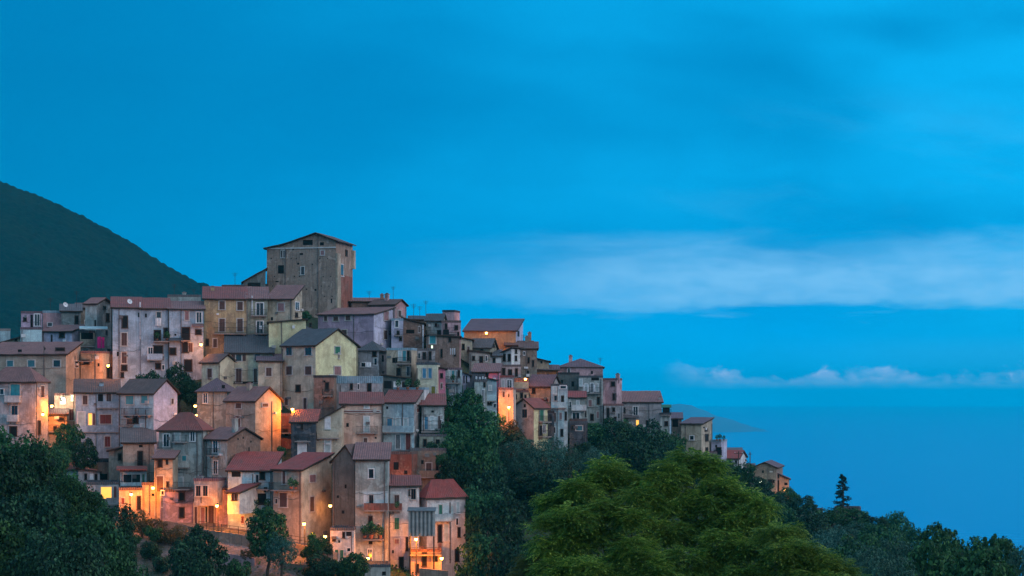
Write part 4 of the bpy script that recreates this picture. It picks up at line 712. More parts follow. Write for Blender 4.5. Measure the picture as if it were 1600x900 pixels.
# ---- far headland across the bay
def headland(x, y):
    px = 800 + F * x / y; top = np.interp(px, [900, 1000, 1040, 1062, 1080, 1100, 1120, 1145, 1165, 1176], [640, 634, 632, 631.5, 633, 642, 650, 657, 664, 668])
    zt = CZ + (HY - top) / F * 9600; wdt = 1 - ((y - 9600) / 800) ** 2
    return -12 + (zt + 12) * np.clip(wdt, 0, 1) + nz2(x, y, 90, 8) * 5 * np.clip(wdt, 0, 1)
sheet('far_headland', np.arange(-100, 1215, 9.), np.arange(8800, 10401, 50.), headland, pbr('hazed_coast_rock', (.05, .17, .27)), kind='structure')  # bluish rock colour has part of the distance haze mixed into it
# ---- sea
def seamat():
    m = bpy.data.materials.new('sea_water'); m.use_nodes = True; t = NT(m.node_tree); tcn = t.n('ShaderNodeTexCoord'); v = tcn.outputs['Object']
    b = t.n('ShaderNodeBsdfPrincipled'); b.inputs['Base Color'].default_value = (.0, .19, .50, 1); b.inputs['Specular IOR Level'].default_value = .28; b.inputs['Roughness'].default_value = .22; b.inputs['IOR'].default_value = 1.33
    sw = t.noise(v, .02, 5, .6, .3); bp = t.n('ShaderNodeBump'); bp.inputs['Distance'].default_value = 1.0; bp.inputs['Strength'].default_value = .15; t.put(bp.inputs['Height'], sw); t.put(b.inputs['Normal'], bp.outputs[0])
    t.put(t.n('ShaderNodeOutputMaterial').inputs[0], b.outputs[0]); return m
s_ = MB(); s_.face([(-30000, -30000, 0), (30000, -30000, 0), (30000, 30000, 0), (-30000, 30000, 0)], seamat()); s_.build('sea', kind='structure')
# ---- evening haze
hz = MB(); hz.box((-30500, -30500, -5), (30500, 30500, 470), pbr('haze_air', (1, 1, 1)))
hm = bpy.data.materials.new('haze_volume'); hm.use_nodes = True; t = NT(hm.node_tree); vol = t.n('ShaderNodeVolumePrincipled'); vol.inputs['Color'].default_value = (.0, .86, 1.0, 1); vol.inputs['Density'].default_value = 8.0e-5; vol.inputs['Anisotropy'].default_value = .4
t.put(t.n('ShaderNodeOutputMaterial').inputs[1], vol.outputs[0]); ho = hz.build('haze', kind='stuff'); ho.data.materials.clear(); ho.data.materials.append(hm)

# ================================================================ street, retaining walls, railing
def ribbon(name, pts, wdt, mat, dz=.1, **k):
    mb = MB(); L = []
    for i, p in enumerate(pts):
        p = Vector(p); d = (Vector(pts[min(i + 1, len(pts) - 1)]) - Vector(pts[max(i - 1, 0)])); nrm = Vector((d.y, -d.x, 0)).normalized(); L.append((p + nrm * 0, p - nrm * wdt))
    for (a, b), (c, d) in zip(L, L[1:]):
        z1 = Vector((0, 0, dz)); mb.prism([tuple(q - Vector((0, 0, 1.5))) for q in (a, c, d, b)], [tuple(q + z1) for q in (a, c, d, b)], mat)
    return mb.build(name, **k)
SP = [P(238, 817, 263.5), P(262, 819, 262.5), P(285, 824, 260.5), P(310, 831, 258.8), P(345, 836, 257.2), P(385, 842, 256), P(430, 850, 254.6), P(480, 858, 253.2), P(520, 866, 252.2)]
ribbon('street', SP, 4.6, M['asphalt'], kind='structure')
lp = [p + Vector((.1, -.35, 0)) for p in SP]
rw = MB()
for a, b in zip(lp, lp[1:]): 
    rw.prism([(a.x, a.y, a.z - 4), (b.x, b.y, b.z - 4), (b.x, b.y + .4, b.z - 4), (a.x, a.y + .4, a.z - 4)], [(a.x, a.y, a.z + .45), (b.x, b.y, b.z + .45), (b.x, b.y + .4, b.z + .45), (a.x, a.y + .4, a.z + .45)], W('stone'))
rw.build('retaining_wall', label='low rough stone retaining wall along the outer edge of the lit street', cat='retaining wall')
fr = empty('street_railing', lp[3], label='thin iron railing on top of the wall beside the lamp lit arcade street', cat='railing')
rp_ = MB(); rr = MB(); acc = []
for a, b in zip(lp[3:8], lp[4:9]):
    n = max(2, int((b - a).length / 1.1))
    for i in range(n):
        q = a.lerp(b, i / n) - lp[3]; rp_.box((q.x - .03, q.y + .15, q.z + .4), (q.x + .03, q.y + .21, q.z + 1.5), M['iron'])
    for zz in (1.45, 1.0): rr.tube([a - lp[3] + Vector((0, .18, zz)), b - lp[3] + Vector((0, .18, zz))], .03, M['iron'], 4)
rp_.build('post', fr, kind='stuff') ; rr.build('rail', fr)
# terraced garden walls on the slope below the street
for i, (xa, ya, xb, yb_, Yd, hgt, lab) in enumerate([(200, 845, 258, 848, 258, 1.2, 'short crumbling garden wall under the shrub left of the street'), (338, 862, 398, 872, 250, 3.2, 'grey purple retaining wall on the bare slope below the street railing'),
        (440, 880, 520, 884, 248.6, 1.0, 'low wall half hidden by bushes under the front grey house'), (225, 868, 262, 872, 253.5, 2.0, 'mauve plaster garden wall between the dark bushes'), (655, 888, 700, 892, 252, 1.6, 'low wall in front of the orange lit terrace')]):
    a, b = P(xa, ya, Yd), P(xb, yb_, Yd - 1); mb = MB(); mb.prism([(0, 0, -5), (b.x - a.x, b.y - a.y, b.z - a.z - 5), (b.x - a.x, b.y - a.y + .5, b.z - a.z - 5), (0, .5, -5)], [(0, 0, 0), (b.x - a.x, b.y - a.y, b.z - a.z), (b.x - a.x, b.y - a.y + .5, b.z - a.z), (0, .5, 0)], W('stone' if i % 2 == 0 else 'pink'))
    o = mb.build('garden_wall', label=lab, cat='garden wall'); o.location = a

# ================================================================ street lamps (lit in the photograph)
def lamp(px, py, Y, power, label, col=(1, .235, .01), style='pole', size=.22, white=False, out=.9):
    p = P(px, py, Y - (.7 if power > 300 else .3)); g = 'glowing street lamps of the village'; r = empty('street_lamp', p + Vector((0, out, -.2)), label=label, cat='street lamp', group=g)
    g0 = gz(p.x, p.y + out) - (p.z - .2)
    mb = MB()
    if style == 'pole':
        g0 = max(min(g0, -2.0), -7); mb.tube([(0, 0, g0), (0, 0, .25)], [.09, .06], M['iron'], 6); mb.build('pole', r); mb = MB()
    mb.tube([(0, 0, .15), (0, -.35, .5), (0, -out, .45)], .035, M['iron'], 5); mb.build('bracket', r)
    sh = MB(); n = 8; ring = lambda rad, z: [(rad * math.cos(6.283 * i / n), -out + rad * math.sin(6.283 * i / n), z) for i in range(n)]
    a, b = ring(.28, .3), ring(.08, .46)
    for i in range(n): sh.face([a[i], a[(i + 1) % n], b[(i + 1) % n], b[i]], M['iron'])
    sh.face(b, M['iron']); sh.build('lamp_shade', r)
    bb = MB(); s = size; q = [(s * math.cos(6.283 * i / 8) * math.cos(t), -out + s * math.sin(6.283 * i / 8) * math.cos(t), .18 + s * math.sin(t)) for t in (-1.2, -.5, .3, .9) for i in range(8)]
    for k in range(3):
        for i in range(8): bb.face([q[k*8+i], q[k*8+(i+1)%8], q[(k+1)*8+(i+1)%8], q[(k+1)*8+i]], M['bulbw' if white else 'bulb'])
    bb.face([q[i] for i in range(7, -1, -1)], M['bulbw' if white else 'bulb']); bb.face(q[24:32], M['bulbw' if white else 'bulb']); bb.build('bulb', r)
    L = bpy.data.lights.new('lamp_light', 'POINT'); L.energy = power * 1.8; L.color = (.8, 1, .7) if white else col; L.shadow_soft_size = .25; lo_ = bpy.data.objects.new('lamp_light', L); COL.objects.link(lo_); lo_.parent = r; lo_.location = (0, -out - .05, -.12)
K = 1.0
for a in [(169, 571, 302.2, 600, 'street lamp glowing at the tall orange wall beside the white palazzo'), (314, 538, 306.6, 330, 'street lamp lighting the loggia end of the white row'),
          (67, 647, 280.6, 700, 'lower of two lamps on the corner of the bottom left stone house'), (81, 634, 286.6, 700, 'upper lamp above the low orange house at the left'),
          (278, 650, 276, 420, 'small lamp at the right gable foot of the pale blue stained house'), (305, 634, 286, 110, 'tiny bare lamp dot on the plum roofed grey house corner'), (306, 649, 283, 80, 'second tiny lamp dot just under the first one by the plum roofed house'),
          (457, 639, 285.5, 1500, 'bright street lamp in the gap right of the tall tan gabled house'), (339, 790, 258.6, 1100, 'street lamp glowing yellow at the lamp lit arcade'),
          (475, 818, 252.9, 1100, 'wall lamp on the base of the front grey house with red roof'), (650, 842, 255.5, 1700, 'brightest lamp between the foot houses and the lower terrace'),
          (239, 762, 264.3, 700, 'lamp high on the orange lit narrow house with pipes'), (205, 772, 263.6, 500, 'hidden lamp at the pale walled street house with dark door'),
          (795, 636, 309.5, 900, 'lamp at the foot of the salmon lit wall in the centre right'), (821, 592, 326.8, 260, 'small lamp at the glowing balcony right of the double house'),
          (760, 520, 347.5, 550, 'lamp hidden in front of the lamp washed church wall'), (1226, 765, 387, 120, 'lamp on the tiny lean-to at the ridge end'),
          (516, 790, 262, 50, 'lamp glowing in the alley between front grey house and mossy flank'), (408, 546, 312.4, 800, 'lamp behind the upper slate roof lighting the base of the ochre row'),
          (624, 752, 273, 420, 'hidden red glowing lamp inside the weathered house shell'), (650, 707, 282, 120, 'weak lamp under the alley beside the ivy covered wall'),
          (575, 872, 253, 200, 'low lamp near the plaster house door by the cistern'), (690, 872, 256, 420, 'lamp at the right railing of the orange lower terrace'), (366, 800, 260.5, 110, 'second arcade lamp at the right end of the lit front'), (508, 838, 252.5, 60, 'lamp by the small white cottage and the planted yard')]:
    lamp(*a, style='pole' if a[3] > 800 else 'wall')
lamp(1188, 752, 385, 60, 'small white lamp on the last grey house wall', white=True, style='wall'); lamp(98, 622, 291.2, 120, 'greenish white lamp above the pink wall strip', white=True, style='wall')
# ================================================================ vegetation
def leaves(cen, nrm, size, jit=.5, asp=.6):
    """one four-cornered leaf clump per row of cen, facing roughly nrm"""
    n = len(cen); nn = nrm + rng.normal(0, jit, (n, 3)); nn /= np.linalg.norm(nn, axis=1)[:, None] + 1e-9
    r = rng.normal(0, 1, (n, 3)); u = np.cross(nn, r); u /= np.linalg.norm(u, axis=1)[:, None] + 1e-9; v = np.cross(nn, u)
    s = size * rng.uniform(.55, 1.35, (n, 1)); u = u * s; v = v * s * asp
    b = nn * s * .25
    V = np.stack([cen - u, cen - v * rng.uniform(.7, 1.2, (n, 1)) + b, cen + u, cen + v * rng.uniform(.7, 1.2, (n, 1)) + b], 1).reshape(-1, 3)
    return V, np.arange(4 * n).reshape(-1, 4)
def blob_points(lobes, n, fill=.35):
    """points in the shells of ellipsoid lobes, thinned to leave gaps"""
    L = np.array(lobes); wts = (L[:, 3] * L[:, 4]) ** 1.0; wts /= wts.sum(); k = rng.choice(len(L), n, p=wts)
    d = rng.normal(0, 1, (n, 3)); d /= np.linalg.norm(d, axis=1)[:, None]; rad = 1 - fill * rng.random(n) ** 1.5
    lump = 1 + .13 * np.sin(d[:, 0] * 5 + k) * np.sin(d[:, 1] * 6 + k * 2) + .10 * np.sin(d[:, 2] * 9 + d[:, 0] * 7 + k)
    p = L[k, :3] + d * np.stack([L[k, 3], L[k, 3], L[k, 4]], 1) * (rad * lump)[:, None]
    keep = np.ones(n, bool)
    for i in range(len(L)):
        q = (p - L[i, :3]) / np.array([L[i, 3], L[i, 3], L[i, 4]]); keep &= ~(((q ** 2).sum(1) < .5) & (k != i))
    nz_ = np.sin(p[:, 0] * 2.3 + p[:, 2] * 1.7) + np.sin(p[:, 1] * 2.9 - p[:, 0] * 1.1) + np.sin(p[:, 2] * 3.3 + p[:, 1]) ; keep &= nz_ > -1.7
    return p[keep], d[keep]
def crown_lobes(R_, Hc, n, flat=.8, tall=0):
    out = []
    for i in range(n):
        a = i * 2.4 + random.uniform(-.4, .4); rr = R_ * (.62 * math.sqrt((i + .3) / n)) ; z = Hc * (.18 + .62 * random.random()) if not tall else Hc * (i + .5) / n
        if tall: rr *= .5
        s = R_ * random.uniform(.34, .52); out.append((rr * math.cos(a), rr * math.sin(a), z, s, s * flat))
    sub = []
    for l in out:
        for _ in range(9 if n > 8 else 3):
            q = rng.normal(0, 1, 3); q /= np.linalg.norm(q); q[2] = q[2] * .8 + .2; s = l[3] * rng.uniform(.26, .46); sub.append((l[0] + q[0] * l[3], l[1] + q[1] * l[3], l[2] + q[2] * l[4], s, s * .7))
    out.append((0, 0, Hc * .55, R_ * .6, Hc * .42)); return out, out[:-1] + sub
BARK = M['bark']
def tree_proto(kind, R_, Hc, trunk, mat, nleaf, size, nl=11, flat=.8, tall=0, asp=.6):
    lb, allb = crown_lobes(R_, Hc, nl, flat, tall); p, d = blob_points(allb, nleaf); V, f = leaves(p + np.array([0, 0, trunk]), d + np.array([0, 0, .35]), size, asp=asp)
    crown = qmesh('crown', V, f, mat, mesh_only=True)
    mb = MB(); tr = R_ * .055 + .06; mb.tube([(0, 0, -3.5), (0, 0, 0), (.1 * R_, 0, trunk * .6), (0, .05 * R_, trunk + Hc * .35)], [tr * 1.5, tr * 1.2, tr, tr * .5], BARK, 8)
    for l in lb[:min(8, nl)]: mb.tube([(.06 * R_, 0, trunk * .7), (l[0] * .5, l[1] * .5, trunk + l[2] * .5), (l[0], l[1], trunk + l[2])], [tr * .55, tr * .32, tr * .12], BARK, 5)
    me = bpy.data.meshes.new('trunk'); me.from_pydata(mb.v, [], mb.f); me.materials.append(BARK); me.update()
    return crown, me, trunk + Hc
LM = dict(dark=leafmat('dark_evergreen', (.003,.020,.014), (.014,.060,.034), (.070,.19,.085)), mid=leafmat('hill_oak', (.006,.040,.020), (.030,.125,.052), (.11,.30,.095)), olive=leafmat('olive', (.010,.05,.045), (.035,.14,.11), (.12,.28,.20)),
          bright=leafmat('walnut_green', (.022,.09,.020), (.115,.26,.042), (.46,.56,.09), .38), nearmid=leafmat('near_hill_oak', (.005,.030,.014), (.018,.080,.034), (.08,.21,.065)), dryleaf=leafmat('yellowing_leaves', (.08,.10,.02), (.16,.17,.035), (.26,.22,.05), .35), dry=leafmat('dry_shrub', (.06,.06,.03), (.10,.09,.04), (.15,.12,.06)), pine=leafmat('pine', (.008,.02,.016), (.012,.03,.022), (.02,.042,.03)))
PROT = {}
for key, ar in dict(
    dark0=(5, 7, 2.5, 'dark', 12000, .27), dark1=(5, 6, 2, 'dark', 12000, .27), mid0=(5, 6.5, 2.5, 'mid', 12000, .29), mid1=(5, 5.5, 2, 'mid', 12000, .27), mid2=(5, 7.5, 2.5, 'mid', 12000, .30),
    olive0=(5, 6, 2, 'olive', 15000, .17), olive1=(5, 5, 2, 'olive', 15000, .18), near0=(6, 8, 4, 'dark', 34000, .19), near1=(6, 7, 4, 'nearmid', 34000, .18), shrub0=(2, 2, .3, 'mid', 3500, .14), shrub1=(2, 1.8, .3, 'dry', 3000, .13), shrub2=(2, 2.2, .3, 'dark', 3500, .14),
    poplar=(2.2, 9, 1.5, 'mid', 7000, .17)).items():
    R_, Hc, tr, mt, n, s = ar
    PROT[key] = tree_proto(key, R_, Hc, tr, LM[mt], n, s, nl=14 if R_ > 3 else 7, tall=key == 'poplar', flat=.85)
def tree(label, key, px, pt, Y, R_, cat='tree', name='tree', group='trees and shrubs on the slope', pb=None, rz=None, sz=None, base=None):
    """crown centred on column px, crown top at pt (px rows), radius R_ px"""
    cr, tk, Ht = PROT[key]; pr = {'near': 6, 'shru': 2, 'popl': 2.2}.get(key[:4], 5.0)
    p = P(px, pt, Y); s = R_ / F * Y / pr; g = gz(p.x, p.y) if base is None else base; hgt = p.z - g
    full = s * Ht * .93; zs = s if sz is None else sz * s
    if sz is None: zs = max(s * .75, min(s * 1.5, hgt / (Ht * .93)))
    r = empty(name, (p.x, p.y, p.z - zs * Ht * .93), rz if rz is not None else random.uniform(0, 6.28), label=label, cat=cat, group=group); r.scale = (s, s, zs)
    link('crown', cr, r); link('trunk', tk, r); return r
def many(spec, fmt, **k):
    for i, sp_ in enumerate(spec): tree(sp_[-1] if isinstance(sp_[-1], str) else fmt, *(sp_[:-1] if isinstance(sp_[-1], str) else sp_), **k)
T = [  # key, px, top row, distance, radius px, label
 ('dark0', 228, 583, 296, 22, 'dark round tree between the white palazzo and the white apartment house'), ('dark1', 282, 582, 298, 26, 'dark tree below the arch door right of its round neighbour'), ('dark0', 258, 590, 292, 24, 'dark tree just above the gable of the pale blue house'), ('dark1', 300, 600, 294, 18, 'small dark tree squeezed against the plum roofed grey house'),
 ('mid0', 105, 672, 280, 24, 'dense green tree in front of the low orange glowing house'), ('dark0', 132, 690, 277, 22, 'dark green tree before the big white apartment house'), ('mid1', 92, 705, 272, 20, 'small green tree above the dim blue low houses'),
 ('mid1', 20, 692, 200, 52, 'large leafy tree at the left edge below the stone house'), ('near1', 50, 722, 168, 62, 'broad green tree in the left foreground'), ('near0', 5, 742, 140, 90, 'dark foreground tree at the left edge of the photo'), ('near1', 112, 772, 150, 60, 'leafy foreground tree under the dim blue low houses'),
 ('near0', 168, 812, 160, 48, 'dark foreground tree left of the bare slope'), ('near0', 60, 812, 120, 95, 'big shadowy foreground crown in the bottom left'), ('near1', 150, 838, 118, 85, 'low foreground crown at the bottom left centre'), ('near1', -20, 850, 105, 110, 'cut off foreground crown in the bottom left corner'), ('near0', 100, 872, 100, 85, 'lowest foreground crown at the bottom edge'), ('mid2', 88, 768, 215, 55, 'mid green tree between the foreground crowns and the low houses'), ('mid0', 140, 782, 225, 34, 'rounded tree just left of the orange lit window house'),
 ('dark0', 313, 832, 240, 44, 'dark rounded bush tree below the arcade street'), ('dark1', 300, 862, 232, 40, 'dark bush at the bottom edge below the arcade street'),
 ('mid0', 418, 806, 246, 34, 'leafy green tree in front of the pale blue balcony house'), ('olive0', 440, 840, 243, 26, 'greyish tree beside the lamp lit base of the front grey house'),
 ('mid1', 494, 842, 249, 17, 'small dark tree in the planted yard by the wall lamp'), ('dark1', 505, 872, 246, 30, 'dark shrubby tree at the bottom under the white cottage'), ('mid0', 552, 872, 246, 26, 'green tree at the bottom left of the cistern'),
 ('mid2', 722, 622, 300, 32, 'tall green tree climbing between the centre houses'), ('mid0', 745, 645, 297, 40, 'large green tree below the grey sagging roof house'), ('mid0', 702, 670, 289, 30, 'ivy green tree beside the three door balcony'), ('mid1', 740, 690, 283, 48, 'broad green tree in the centre gully'), ('dark0', 712, 720, 280, 34, 'dark tree right of the tan ruin'),
 ('dark0', 760, 735, 277, 45, 'dark gully tree right of the red roofed corner house'), ('mid1', 752, 775, 266, 34, 'small tree beside the corner house wall'), ('dark1', 775, 800, 262, 50, 'dark tree low in the gully'), ('mid0', 752, 850, 256, 40, 'green tree at the bottom near the concrete block'), ('dark0', 800, 850, 250, 44, 'dark tree at the bottom of the gully'),
 ('dark1', 790, 672, 305, 34, 'dark tree under the orange lamp of the salmon wall'), ('olive0', 800, 690, 300, 34, 'grey green tree below the yellow fronted house'), ('olive1', 850, 700, 302, 36, 'olive tree right below the yellow fronted house'), ('olive0', 895, 705, 305, 36, 'silvery olive tree left of the dark oaks'), ('dark0', 830, 740, 292, 44, 'very dark tree in the centre of the gully'), ('olive1', 815, 720, 296, 28, 'small olive tree among the dark gully trees'), ('dark1', 870, 750, 290, 48, 'dark tree behind the bright foreground tree'), ('olive1', 930, 712, 308, 26, 'low olive tree at the edge of the dark oaks'), ('mid1', 760, 668, 302, 22, 'small tree under the slim houses'),
 ('mid0', 925, 667, 332, 30, 'dark green oak under the tall streaky pale house'), ('dark0', 968, 658, 333, 38, 'dark oak below the pale row'), ('dark1', 1010, 676, 332, 38, 'broad dark oak below the lamp lit window'), ('mid1', 1045, 686, 336, 30, 'green oak at the foot of the veranda block'), ('dark0', 985, 690, 322, 46, 'large dark oak lower on the slope'), ('dark1', 935, 700, 318, 34, 'dark oak above the olive trees'), ('dark1', 1040, 712, 328, 34, 'dark oak left of the sea facing stone house'),
 ('mid0', 1085, 730, 340, 26, 'green tree at the foot of the sea facing stone house'), ('mid1', 1150, 728, 362, 30, 'green tree in front of the little white house'), ('dark0', 1180, 745, 364, 30, 'dark tree left of the last grey house'), ('mid0', 1135, 760, 350, 36, 'tree on the ridge flank under the white house'), ('dark1', 1200, 768, 372, 30, 'dark tree under the last grey house'), ('mid1', 1232, 768, 382, 20, 'tree below the glowing lean-to'), ('dark0', 1250, 778, 378, 28, 'round dark tree on the ridge right of the lean-to'), ('mid0', 1215, 795, 352, 38, 'wide tree low on the ridge flank'), ('dark1', 1265, 808, 350, 34, 'dark tree under the pale low wall house'),
 ('mid1', 1300, 798, 394, 26, 'round tree around the foot of the lone conifer'), ('mid0', 1335, 800, 396, 26, 'round tree right of the lone conifer'), ('dark0', 1365, 806, 396, 26, 'dark tree on the descending ridge line'), ('mid1', 1397, 810, 398, 26, 'last rounded tree standing high on the ridge line'), ('olive0', 1320, 822, 360, 38, 'greyish tree under the lone conifer'), ('mid0', 1375, 832, 350, 40, 'broad tree low on the descending ridge'), ('mid1', 1425, 836, 372, 26, 'tree at the dip of the ridge line'), ('olive1', 1290, 845, 300, 40, 'grey green bushy crown above the bottom shrubs'), ('mid0', 1350, 852, 260, 44, 'soft green crown in the lower right'),
 ('mid2', 1475, 836, 200, 34, 'rounded bush crown at right with a bare twig'), ('olive0', 1420, 850, 180, 48, 'feathery grey green crown in the lower right'), ('mid1', 1510, 858, 170, 40, 'bushy crown near the right edge'), ('mid0', 1560, 856, 160, 38, 'spiky topped bush crown near the right edge'), ('olive1', 1590, 872, 150, 36, 'low crown cut by the right edge'), ('olive0', 1330, 868, 150, 60, 'low feathery crown at the bottom right of the bright tree'), ('mid1', 1450, 872, 140, 62, 'low crown at the bottom right'), ('mid0', 1540, 880, 130, 60, 'lowest crown in the bottom right corner'), ('olive1', 1390, 884, 130, 50, 'lowest feathery crown left of the bottom right corner')]
many(T, '')
many([('poplar', 1462, 836, 196, 8, 'slender upright sapling sticking out of the round bush crown'), ('poplar', 1540, 843, 158, 7, 'thin upright shoot left of three near the right edge'), ('poplar', 1553, 838, 157, 7, 'tallest thin upright shoot near the right edge'), ('poplar', 1573, 850, 150, 7, 'thin upright shoot closest to the right edge')], '', cat='sapling', name='sapling')
S = [('shrub1', 222, 806, 259.5, 20, 'brown dry shrub at the left end of the street'), ('shrub1', 250, 820, 257, 24, 'dry scrubby bush below the pink street house'), ('shrub0', 238, 826, 255, 16, 'green shrub among the dry scrub'), ('shrub1', 275, 828, 256, 22, 'dry brush under the bend of the street'), ('shrub2', 235, 846, 252, 20, 'dark shrub low on the bare slope'), ('shrub0', 205, 840, 254, 18, 'green shrub at the left of the bare slope'), ('shrub1', 390, 856, 250, 14, 'dry shrub below the railing'), ('shrub0', 372, 880, 244, 22, 'green shrub at the bottom of the purple wall'), ('shrub2', 255, 868, 249, 20, 'dark shrub at the foot of the mauve garden wall'),
 ('shrub0', 480, 856, 250.5, 12, 'little garden bush by the wall lamp'), ('shrub2', 512, 850, 250.5, 10, 'little dark bush next to the white cottage'), ('shrub0', 530, 880, 248, 18, 'green shrub under the cottage doors'), ('shrub0', 640, 902, 248, 16, 'shrub in front of the orange terrace'), ('shrub2', 720, 895, 255, 20, 'dark shrub before the concrete block'), ('shrub0', 780, 650, 308.5, 12, 'bush lit from the side by the orange lamp'), ('shrub1', 800, 662, 309, 14, 'dry bush in front of the salmon lit wall'), ('shrub0', 478, 488, 330, 9, 'dark plant clump on the terrace at the foot of the great tower'), ('shrub0', 440, 700, 279, 9, 'dark bush against the tan house side'),
 ('shrub0', 700, 640, 292, 12, 'bush hanging at the sky blue balcony house'), ('shrub2', 675, 690, 284, 14, 'ivy bush on the brown low wall house'), ('shrub0', 690, 712, 279.5, 12, 'ivy bush over the tan ruin'), ('shrub0', 860, 705, 312, 12, 'bush at the foot of the white tall house'), ('shrub2', 910, 690, 322, 14, 'bush below the dim shop front'), ('shrub0', 200, 822, 262, 14, 'bush at the foot of the pale walled street house'), ('shrub0', 165, 800, 262, 16, 'bush under the flat roofed lit window house'), ('shrub2', 1320, 856, 340, 16, 'dark shrub between the lower right crowns')]
many(S, '', cat='shrub', name='shrub')
# potted plants on the balconies and terraces
def pots(spec):
    proto = None
    for px, py, Y, s, lab in spec:
        p = P(px, py, Y); r = empty('potted_plant', p, random.uniform(0, 6), label=lab, cat='potted plant', group='potted plants on balconies'); r.scale = (s, s, s)
        if proto is None:
            mb = MB(); mb.prism([(.15 * math.cos(i), .15 * math.sin(i), 0) for i in np.arange(0, 6.2, .9)], [(.22 * math.cos(i), .22 * math.sin(i), .3) for i in np.arange(0, 6.2, .9)], M['clay']); a = mb.build('pot', r)
            pts, d = blob_points([(0, 0, .75, .38, .42), (.1, .1, 1.0, .25, .3)], 260); V, f = leaves(pts, d, .09); b = qmesh('foliage', V, f, LM['mid'], parent=r); proto = (a.data, b.data)
        else: link('pot', proto[0], r); link('foliage', proto[1], r)
pots([(245, 532.5, 307.6, 1.1, 'left potted plant on the palazzo balcony'), (261, 532.5, 307.8, 1.2, 'right potted plant on the palazzo balcony'), (386, 796.5, 261.2, 1.2, 'left planter plant on the pale blue house lower balcony'), (398, 796.5, 261.2, 1.3, 'middle planter plant on the pale blue house lower balcony'), (417, 796.5, 261.2, 1.2, 'right planter plant on the pale blue house lower balcony'),
      (455, 764.5, 256.9, 1.2, 'plant on the iron balcony of the front grey house'), (462, 764.5, 257.2, 1.0, 'smaller plant on the iron balcony of the front grey house'), (570, 841.5, 256.2, 1.4, 'left plant on the plant balcony of the plaster house'), (580, 841.5, 256.2, 1.8, 'tall middle plant on the plant balcony of the plaster house'), (594, 841.5, 256.2, 1.4, 'right plant on the plant balcony of the plaster house'),
      (622, 608.6, 291.5, 1.2, 'left potted plant on the white edged terrace'), (637, 608.6, 291.5, 1.3, 'middle potted plant on the white edged terrace'), (652, 608.6, 291.5, 1.2, 'right potted plant on the white edged terrace'), (708, 597.6, 307.2, 1.0, 'yellowish potted plant on the turquoise house balcony'), (620, 797, 256, .9, 'little pot on the white band terrace'), (1120, 688.5, 371.5, .9, 'left pot on the planted roof terrace'), (1125, 688.5, 371.5, 1.0, 'middle pot on the planted roof terrace'), (1131, 688.5, 371.7, .8, 'right pot on the planted roof terrace'), (488, 852, 252, 1.3, 'pot in the yard by the wall lamp')])
# lone conifer
def conifer():
    p = P(1317, 741, 402); g = gz(p.x, p.y); H0 = p.z - g; r = empty('conifer', (p.x, p.y, g), label='lone dark conifer with ragged tiers standing above the ridge', cat='conifer')
    mb = MB(); mb.tube([(0, 0, -2), (.1, 0, H0 * .5), (0, 0, H0)], [.3, .2, .04], BARK, 7); C = []
    vis = 55 / F * 402; z0 = H0 - vis
    for i in range(58):
        f_ = i / 57; z = z0 + vis * (1 - f_) * .97; rr = (.5 + 2.3 * f_ ** .8) * random.uniform(.55, 1.1); a = random.uniform(0, 6.28); e = Vector((rr * math.cos(a), rr * math.sin(a), z - .25 + .35 * random.random()))
        mb.tube([(0, 0, z), e], [.05, .02], BARK, 4)
        for k in range(52): q = random.uniform(.25, 1.05); C.append((e.x * q + random.gauss(0, .13), e.y * q + random.gauss(0, .13), z + (e.z - z) * q + random.gauss(0, .12)))
    mb.build('trunk', r); C = np.array(C); V, f = leaves(C, np.tile([0, 0, 1.], (len(C), 1)), .17, jit=.8, asp=.5); qmesh('crown', V, f, LM['pine'], parent=r)
conifer()
